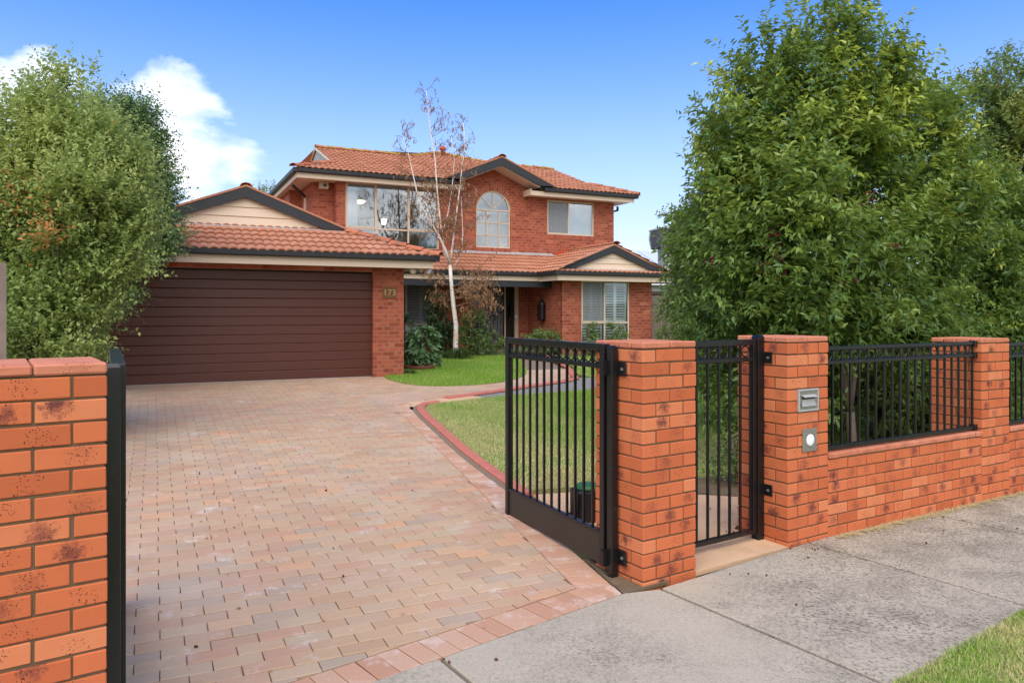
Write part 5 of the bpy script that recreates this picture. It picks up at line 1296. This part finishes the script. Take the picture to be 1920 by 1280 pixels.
Dd = [bl(1345, 540, Y4, .48, .5), bl(1335, 470, Y4, .40, .5), bl(1330, 610, Y4, .42, .40), bl(1390, 560, Y4, .8, .7), bl(1470, 600, Y4, .8, .6), bl(1285, 435, Y4, .12, .22), bl(1325, 660, Y4-.3, .42, .35), bl(1290, 545, Y4, .18, .25, wt=1.5), bl(1400, 670, Y4, .8, .4), bl(1350, 410, Y4, .5, .5)]
tree('lilly_pilly_tree', 'lighter green bushy tree beside the neighbour\'s paling fence, right of the house', 'tree', ((1370-960)/1400*Y4, Y4), Dd, 6000, 12, .095, .36, 'lilly2', 14, .26,
     trunks=((-.3, 0, .05), (.4, .1, .05)), upb=.4, youngf=.45, droop=.5, group='trees behind the front fence', twigs=0)
# berries in the big tree and on the ground
bm_ = MB(); rr = random.Random(5)
def ball(mb, p, r, n=6):
    mb.lathe([(r*.5, -r*.8), (r, 0), (r*.5, r*.8)], n, p)
for px, py in [(1455, 430), (1452, 450), (1447, 472), (1440, 490), (1436, 505), (1462, 480), (1560, 408), (1625, 385), (1632, 365), (1600, 520), (1575, 530), (1470, 505), (1330, 485), (1680, 470)]:
    for i in range(5):
        Y = Y1-.85+rr.uniform(-.05, .1); ball(bm_, ((px+rr.uniform(-12, 12)-960)/1400*Y, Y, CAMZ-(py+rr.uniform(-12, 12)-586)*Y/1400), .013)
b_ = part('hanging_berries', bm_, M['berry'], ta); stuff(b_); b_.location = tuple(-c for c in ta.location)
fbm = MB()
for i in range(60):
    if i < 18: u = rr.uniform(-4.5, -1.4); v = rr.uniform(-11.0, -7)
    elif i < 42:
        q = o0+Vector((.811, .585))*rr.uniform(-2, 5)+jd*rr.uniform(.05, 1.5); u, v = UV(q.x, q.y)
    else:
        q = Vector((1.75, 6.0))+Vector((rr.uniform(-.5, .5), rr.uniform(-.6, .6))); u, v = UV(q.x, q.y)
    for k in range(rr.choice((1, 1, 1, 2))):
        x, y = W(u+rr.uniform(-.03, .03), v+rr.uniform(-.03, .03)); ball(fbm, (x, y, hxy(x, y)+.012), rr.uniform(.006, .009))
stuff(part('fallen_berries', fbm, M['berry']))
n = 220; u = rng.random(n)*8-5.5; v = rng.random(n)*11-11.5; X = OX+u*cT-v*sT; Yy = OY+u*sT+v*cT; Z = np.array([hv(a) for a in v])+.008
stuff(put('fallen_leaves', leaves('fallen_leaves', np.stack([X, Yy, Z], 1), rng.normal(size=(n, 3))*np.array([1, 1, .03]), np.full(n, .01), 1, .032, .45, M['dead'], droop=0, spread=.0, fold=.2)))
# left boundary shrubs
YL = 9.2
Ls = [bl(130, 245, YL, .32, .38), bl(70, 280, YL, .42, .42), bl(195, 300, YL, .40, .42), bl(55, 360, YL, .55, .5), bl(150, 370, YL-.2, .6, .6), bl(228, 370, YL, .30, .42), bl(50, 450, YL, .6, .5), bl(135, 470, YL-.3, .55, .5),
      bl(215, 450, YL-.1, .33, .40), bl(85, 560, YL-.3, .5, .45), bl(118, 560, YL-.3, .38, .45), bl(160, 520, YL-.2, .22, .3), bl(100, 640, YL-.3, .55, .4), bl(98, 640, YL-.3, .26, .4), bl(128, 175, YL, .09, .22, wt=2.5), bl(50, 215, YL, .10, .22, wt=2), bl(-30, 400, YL, .8, .9), bl(-10, 560, YL, .5, .6),
      bl(80, 715, YL-.2, .42, .4)]
tree('pittosporum_shrub', 'tall light green leafy shrub at the left, in front of the garage', 'tree', ((110-960)/1400*YL, YL), Ls, 10500, 12, .076, .55, 'left', 21, .38,
     trunks=((-.2, 0, .05), (.1, .1, .06), (.35, -.1, .045)), upb=.95, youngf=.6, droop=.25, oldp=.45, group='shrubs along the left boundary', twigs=900, rough=.38, shell=.42,
     young_fn=lambda P, y: np.clip(y*.5+lumps(P*1.1, 77, 1.5)*.55+.15, 0, 1))
YM = 12.4
Lm = [(b[0]-.17,)+tuple(b[1:]) for b in [bl(270, 265, YM, .36, .42), bl(290, 340, YM, .34, .5), bl(260, 400, YM, .6, .6), bl(302, 440, YM, .22, .4), bl(262, 475, YM, .34, .36), bl(215, 535, YM-.2, .28, .36), bl(215, 240, YM, .42, .36), bl(150, 600, YM-.2, .4, .4), bl(285, 215, YM, .14, .26)]]
tree('pittosporum_shrub', 'darker green tree tucked between the light green shrub and the garage roof', 'tree', ((165-960)/1400*YM, YM), Lm, 5500, 12, .072, .55, 'leftd', 22, .36,
     trunks=((0, 0, .06), (-.3, .2, .05)), upb=.6, youngf=.4, droop=.35, oldp=.3, group='shrubs along the left boundary', twigs=300)
# far tree behind the house
YF = 38
tree('distant_tree', 'grey green treetop seen far behind the house, between garage gable and upper storey', 'tree', ((480-960)/1400*YF, YF), [bl(490, 372, YF, .8, .45), bl(470, 385, YF, 1., .6), bl(450, 400, YF, 1.5, .8), bl(470, 430, YF, 2, 1.2)], 900, 8, .16, .5, 'lilly2', 31, .5, trunks=((0, 0, .15),), upb=.5, youngf=.2)

# silver birch
YB = 19.95; BX, BY = (855-960)/1400*YB, YB
bz = hxy(BX, BY)
bt_ = thing('birch_tree', 'slender bare silver birch with a white trunk in front of the porch', 'tree', (BX, BY, bz))
def bp(px, py, dy=0.): Y = YB+dy; return ((px-960)/1400*Y-BX, Y-BY, CAMZ-(py-586)*Y/1400-bz)
tk = MB(); tk.tube([bp(855, 680), bp(854, 655), bp(855, 610), bp(850, 570), bp(846, 530), bp(844, 497)], [.090, .070, .063, .058, .052, .045], 12)
part('trunk', tk, M['birch'], bt_, True)
limbs = [[(844, 497), (836, 470, -.05), (822, 440, -.1), (800, 405, -.2), (785, 375, -.25), (775, 330, -.3), (765, 285, -.3), (755, 255, -.3)],
         [(843, 495), (832, 465, .1), (829, 440, .1), (824, 400, .15), (819, 350, .2), (816, 300, .2), (808, 250, .2), (802, 205, .2), (799, 170, .2)],
         [(845, 494), (848, 465, 0), (852, 430, .05), (856, 400, .1), (861, 360, .1), (867, 310, .1), (872, 270, .1), (868, 225, .1)],
         [(847, 510), (856, 492, -.1), (864, 475, -.15), (868, 440, -.15), (866, 400, -.15), (865, 370, -.1)],
         [(829, 440, .1), (840, 400, .3), (848, 350, .5), (852, 300, .6), (845, 250, .6)]]
lm = MB(); twg = []; r0s = [.034, .032, .031, .017, .017]
for L_, r0 in zip(limbs, r0s):
    pts = [bp(*p) for p in L_]; n = len(pts); rad = [r0*(1-.88*i/(n-1))+.003 for i in range(n)]; lm.tube(pts, rad, 8); twg.append(pts)
part('limb', lm, M['birch'], bt_, True)
rr = random.Random(3); tw = MB(); ends = []
def twig(p, d, L, r, depth):
    p = Vector(p); d = Vector(d).normalized(); pts = [p]; n = 4
    for i in range(n):
        d = (d+Vector((rr.gauss(0, .13), rr.gauss(0, .13), rr.gauss(0, .08)-.05*depth))).normalized(); p = p+d*L/n; pts.append(p)
        if depth < 2 and rr.random() < (.75 if depth == 0 else .6):
            s = Vector((rr.gauss(0, 1), rr.gauss(0, 1), rr.gauss(0, .5)+.1)).normalized(); twig(p, (d*.8+s*.7), L*.55, r*.55, depth+1)
    tw.tube(pts, [r*(1-.8*i/n)+.0016 for i in range(n+1)], 3, False)
    ends.append((pts[-1], d)); ends.append((pts[2], d))
for pts in twg:
    for i in range(2, len(pts)):
        for k in range(4):
            a = Vector(pts[i-1]).lerp(Vector(pts[i]), rr.random()); s = Vector((rr.gauss(0, 1), rr.gauss(0, .8), 0)).normalized()
            twig(a, s*.8+Vector((0, 0, .75)), (.35+.55*rr.random())*(.6 if i > len(pts)-3 else 1), .008, 0)
for px, py, dx, dz in ((846, 540, 1, .5), (850, 560, 1, .15), (851, 565, -1, .2), (846, 530, -1, .35), (852, 575, 1, .3), (848, 545, 1, .1), (850, 555, -1, .1), (849, 552, .8, .5), (851, 560, .9, .35)):
    for k in range(2):
        p = bp(px, py); twig(p, (dx, rr.gauss(0, .5), dz), (.85 if dx > 0 else .55)*rr.uniform(.8, 1.2), .012, 0)
part('twigs', tw, M['btwig'], bt_)
E_ = [(p, d) for p, d in ends]; base = []; dr_ = []
for p, d in E_:
    z = p.z+bz; low = z < 3.1
    for k in range(2 if low else 1):
        if low or rr.random() < (.4 if z < 5.6 else .18):
            base.append(Vector(p)+Vector((rr.gauss(0, .05), rr.gauss(0, .05), rr.gauss(0, .05))) if low else p); dr_.append((rr.gauss(0, .4), rr.gauss(0, .4), -1))
me = leaves('dead_leaves', np.array([tuple(b) for b in base]), np.array(dr_, float), np.full(len(base), .09), 4, .065, .6, M['dead'], droop=.6, spread=.5, young=(rng.random(len(base)) < .15).astype(float)*.6)
put('leaves', me, bt_)

# garden plants by the porch
def shrub(name, label, cat, px, py, w_, h_, n, nl, ll, lw, mat, seed, Y=None, upb=.6, young=.4, droop=.3, slen=.14, grp='shrubs in the porch garden bed', u=None, v=None):
    if u is None:
        Yg = Y; x = (px-960)/1400*Yg; y = Yg
    else: x, y = W(u, v)
    g = hxy(x, y); 
    B = [(x, y, g+h_*.55, w_, w_*.8, h_*.45), (x+w_*.35, y, g+h_*.35, w_*.7, w_*.6, h_*.35), (x-w_*.35, y, g+h_*.4, w_*.65, w_*.6, h_*.38), (x+w_*.1, y, g+h_*.8, w_*.5, w_*.5, h_*.25)]
    return tree(name, label, cat, (x, y), B, n, nl, ll, lw, mat, seed, slen, trunks=((0, 0, .02), (.05, .03, .015)), upb=upb, youngf=young, droop=droop, rough=.25, group=grp, nlimb=4, clump=4, cr=.08)
shrub('rhododendron', 'broad leaved light green bush against the garage corner', 'shrub', 788, 690, .40, .90, 120, 9, .26, .42, 'rhodo', 41, Y=17.3, upb=.6, droop=.5, slen=.06)
part('pot', MB().lathe([(.30, -.02), (.36, .06), (.37, .10), (.34, .11), (.33, .07)], 24), M['terracotta'], None, True, hw(1.30, 1.15, hv(1.0)))
tag(bpy.context.scene.objects['pot'], 'low brown round planter rim under the broad leaved bush', 'planter')
shrub('camellia_bush', 'tall dark camellia in front of the ground floor window with the shutters', 'shrub', 820, 668, .34, 1.65, 420, 9, .095, .5, 'camellia', 42, Y=20.4)
shrub('camellia_bush', 'upright thin dark shrub close to the garage side wall', 'shrub', 764, 680, .16, 1.15, 130, 8, .095, .5, 'camellia', 43, Y=19.2)
shrub('camellia_bush', 'dark shrub between the tall camellia and the birch trunk', 'shrub', 840, 668, .22, .95, 180, 8, .09, .5, 'camellia', 49, Y=20.9)
shrub('rose_bush', 'mid green rose bush right of the birch trunk', 'shrub', 888, 668, .40, 1.25, 420, 9, .085, .55, 'rose', 44, Y=20.6)
shrub('frangipani', 'small light green shrub with bare stems before the dark front door', 'shrub', 928, 655, .33, .70, 110, 7, .13, .32, 'rose', 45, Y=21.2, upb=.9, slen=.1)
shrub('green_shrub', 'rounded light green shrub under the black lantern', 'shrub', 1030, 655, .55, .75, 500, 8, .08, .45, 'rose', 46, u=5.95, v=3.9)
shrub('leafy_shrub', 'slender green shrub in front of the left end of the shuttered window', 'shrub', 1100, 640, .20, .95, 110, 8, .09, .42, 'rose', 47, u=7.15, v=3.2)
shrub('leafy_shrub', 'bushy green shrub in front of the middle of the shuttered window', 'shrub', 1155, 640, .30, .95, 190, 8, .09, .42, 'rose', 48, u=8.0, v=3.2)
shrub('leafy_shrub', 'olive shrub at the right corner of the house by the paling fence', 'shrub', 1235, 620, .30, 1.2, 320, 8, .07, .42, 'lilly2', 50, u=9.65, v=3.1)
shrub('leafy_shrub', 'low reddish green shrub behind the pedestrian gate', 'shrub', 1385, 880, .26, .42, 300, 8, .045, .45, 'lilly2', 51, Y=7.25, grp='low plants behind the front fence')
def tuft(label, x, y, n, L, mat, seed, grp, w_=.010):
    g = hxy(x, y); r = np.random.default_rng(seed); a = r.random(n)*6.28; el = .35+.9*r.random(n); V = []; F = []
    for i in range(n):
        d = Vector((math.cos(a[i])*math.cos(el[i]), math.sin(a[i])*math.cos(el[i]), math.sin(el[i]))); s = Vector((-math.sin(a[i]), math.cos(a[i]), 0))*w_; l = L*(.6+.5*r.random()); b = len(V)
        p0 = Vector((math.cos(a[i])*.04, math.sin(a[i])*.04, 0)); p1 = p0+d*l*.55; p2 = p1+Vector((d.x, d.y, d.z-.9)).normalized()*l*.45
        V += [p0-s, p0+s, p1-s, p1+s, p2]; F += [(b, b+1, b+3), (b, b+3, b+2), (b+2, b+3, b+4)]
    me = nmesh('strap_leaves', np.array([tuple(p) for p in V]), np.array(F), M[mat], {'lr': r.random(len(V)), 'yg': r.random(len(V))*.4, 'od': np.zeros(len(V))})
    o = put('grass_tuft', me, None, (x, y, g)); tag(o, label, 'plant', grp)
tuft('spiky green tuft at the foot of the birch trunk', BX+.12, BY-.25, 260, .62, 'strap', 61, 'strap leaved tufts round the birch')
tuft('spiky green tuft left of the birch foot', BX-.3, BY-.15, 160, .42, 'strap', 62, 'strap leaved tufts round the birch')
tuft('small spiky tuft at the foot of the garage pillar', *W(.75, .15), 160, .2, 'strap', 63, 'strap leaved tufts round the birch')
def flowers(name, label, cat, u0, u1, v0, v1, z0, z1, n, r, mat, fol=600):
    mb = MB(); 
    for i in range(n):
        u, v = rr.uniform(u0, u1), rr.uniform(v0, v1); x, y = W(u, v); z = hv(v)+rr.uniform(z0, z1)
        c = Vector((x, y, z)); 
        for k in range(5):
            t = 2*math.pi*k/5; p = c+Vector((math.cos(t)*r*.6, -.2*r, math.sin(t)*r*.6)); mb.lathe([(r*.2, -r*.15), (r*.5, 0), (r*.2, r*.15)], 5, p)
    xc, yc = W((u0+u1)/2, (v0+v1)/2); t = thing(name, label, cat, (xc, yc, hv(v0)), 0, 'flowers before the porch')
    o = part('blossoms', mb, M[mat], t); stuff(o); o.location = (-xc, -yc, -hv(v0))
    m = fol; U = rng.random(m)*(u1-u0+.2)+u0-.1; Vv = rng.random(m)*(v1-v0+.2)+v0-.1; P = np.array([(*W(a, b), hv(b)+rng.random()*z1*.85) for a, b in zip(U, Vv)])-np.array([xc, yc, hv(v0)])
    put('foliage', leaves('foliage', P, rng.normal(size=(m, 3))+np.array([0, 0, 1.2]), np.full(m, .07), 6, .045, .4, M['rose'], rg=rng), t)
flowers('marigolds', 'orange marigolds at the foot of the porch by the open gate', 'flowers', 5.25, 5.65, 4.35, 4.6, .18, .34, 14, .045, 'orangefl', 200)
flowers('rose_flowers', 'few orange blooms beside the rose bush', 'flowers', 4.25, 4.6, 4.5, 4.7, .25, .42, 4, .04, 'orangefl', 60)
flowers('lobelia', 'low bed of tiny pale blue flowers along the lawn edge', 'flowers', 4.0, 5.6, 3.9, 4.4, .08, .24, 90, .018, 'bluefl', 700)
flowers('marigolds', 'orange and yellow flowers in the bed beside the wing of the house', 'flowers', 6.2, 7.3, 2.9, 3.2, .15, .3, 16, .045, 'orangefl', 300)

# ------------------------------------------------------------------ neighbours and side fences
nb = thing('neighbour_house', 'dark tiled neighbouring house with a pale solar panel, right of the brick house', 'house', (7.0, 33, 0), R(20))
def nbp(px, py, Y): return Vector(((px-960)/1400*Y, Y, CAMZ-(py-586)*Y/1400))
nbm = Matrix.Translation((7, 33, 0)) @ Matrix.Rotation(R(20), 4, 'Z'); nbi = nbm.inverted()
part('wall', MB().box(-2, 1, 0, 12, 8, 3.0), M['timber'], nb)
rk = MB(); ra, rb = Vector((-3.0, 4.6, 4.72)), Vector((13, 4.6, 4.72)); ea, eb = Vector((-3.0, .2, 2.95)), Vector((13, .2, 2.95)); rk.add([ea, eb, rb, ra, (-3, 9, 2.95), (13, 9, 2.95)], [(0, 1, 2, 3), (3, 2, 5, 4), (0, 3, 4)])
nr_ = part('roof', rk, M['darktile'], nb)
tl = MB()
for i in range(30):
    for j in range(13):
        a = ea.lerp(eb, i/30); b = ea.lerp(eb, (i+.92)/30); c = (ra-ea); t0, t1 = j/13, (j+1.0)/13
        p = [a+c*t0+Vector((0, 0, .09)), b+c*t0+Vector((0, 0, .09)), b+c*t1+Vector((0, 0, .03)), a+c*t1+Vector((0, 0, .03)), a+c*t0+Vector((0, 0, .0)), b+c*t0+Vector((0, 0, .0))]
        tl.add(p, [(0, 1, 2, 3), (4, 5, 1, 0)])
stuff(part('tiling', tl, M['darktile'], nr_))
for i in range(5): part('solar_panel', MB().obox(ea.lerp(eb, .07+.067*i)+(ra-ea)*.45+Vector((0, 0, .17)), ea.lerp(eb, .07+.067*i)+(ra-ea)*.95+Vector((0, 0, .17)), 1.02, .04, (0, .37, -.93)), M['solar'], nb)
ac = thing('evaporative_cooler', 'grey louvred evaporative cooler on the neighbour\'s roof, half hidden by the tree', 'cooler', nbp(1257, 500, 31), R(12))
part('duct', MB().box(-.38, -.38, -.6, .42, .42, .75), M['metalgrey'], ac)
hb = MB()
for i in range(14):
    z = .78+i*.052; t = i/13; w1 = .62+.06*math.sin(t*2.6); hb.box(-w1, -w1, z, w1, w1, z+.030)
stuff(part('louvres', hb, M['coolgrey'], ac)); part('core', MB().box(-.60, -.60, .74, .60, .60, 1.50), M['darkroom'], ac)
part('lid', MB().add([(-.68, -.68, 1.50), (.68, -.68, 1.50), (.68, .68, 1.50), (-.68, .68, 1.50), (-.68, -.68, 1.56), (.68, -.68, 1.56), (.68, .68, 1.56), (-.68, .68, 1.56), (-.35, -.35, 1.66), (.35, -.35, 1.66), (.35, .35, 1.66), (-.35, .35, 1.66)],
     [(0, 3, 2, 1), (0, 1, 5, 4), (1, 2, 6, 5), (2, 3, 7, 6), (3, 0, 4, 7), (4, 5, 9, 8), (5, 6, 10, 9), (6, 7, 11, 10), (7, 4, 8, 11), (8, 9, 10, 11)]), M['metalgrey'], ac)
# carport beams beside the house and paling fence
cp = thing('carport', 'dark timber carport between the brick house and the neighbour', 'carport', hw(9.7, 6, 0), TH)
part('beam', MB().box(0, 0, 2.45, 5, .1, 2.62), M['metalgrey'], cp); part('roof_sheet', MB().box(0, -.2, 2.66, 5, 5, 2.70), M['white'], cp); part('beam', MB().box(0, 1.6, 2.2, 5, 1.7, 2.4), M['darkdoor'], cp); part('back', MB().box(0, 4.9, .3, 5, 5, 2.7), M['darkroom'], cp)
pf = thing('paling_fence', 'grey timber paling fence between the house and the neighbour', 'fence', hw(9.66, 4.6, hv(4.6)), TH)
pm = MB().box(0, 0, 0, .09, .018, 1.75).mesh('paling', M['timber'])
for i in range(26): put('paling', pm, pf, (i*.10, random.uniform(0, .01), random.uniform(-.01, .01)))
part('rail', MB().box(0, .02, 1.4, 2.6, .06, 1.48), M['timber'], pf)
lf = thing('paling_fence', 'brown timber fence end at the left edge of the photo beside the shrub', 'fence', (-4.285, 6.2, 0), R(137))
part('post', MB().box(-.06, -.06, 0, .06, .06, 2.13), M['timber'], lf)
for i in range(24): put('paling', pm, lf, (.12+i*.10, .0, .25))
bh = thing('paling_fence', 'long grey timber side fence glimpsed behind the trees on the right', 'fence', hw(12.2, -9, 0), TH+R(90))
for i in range(110): put('paling', pm, bh, (i*.13, random.uniform(0, .01), hv(-9+i*.13)))
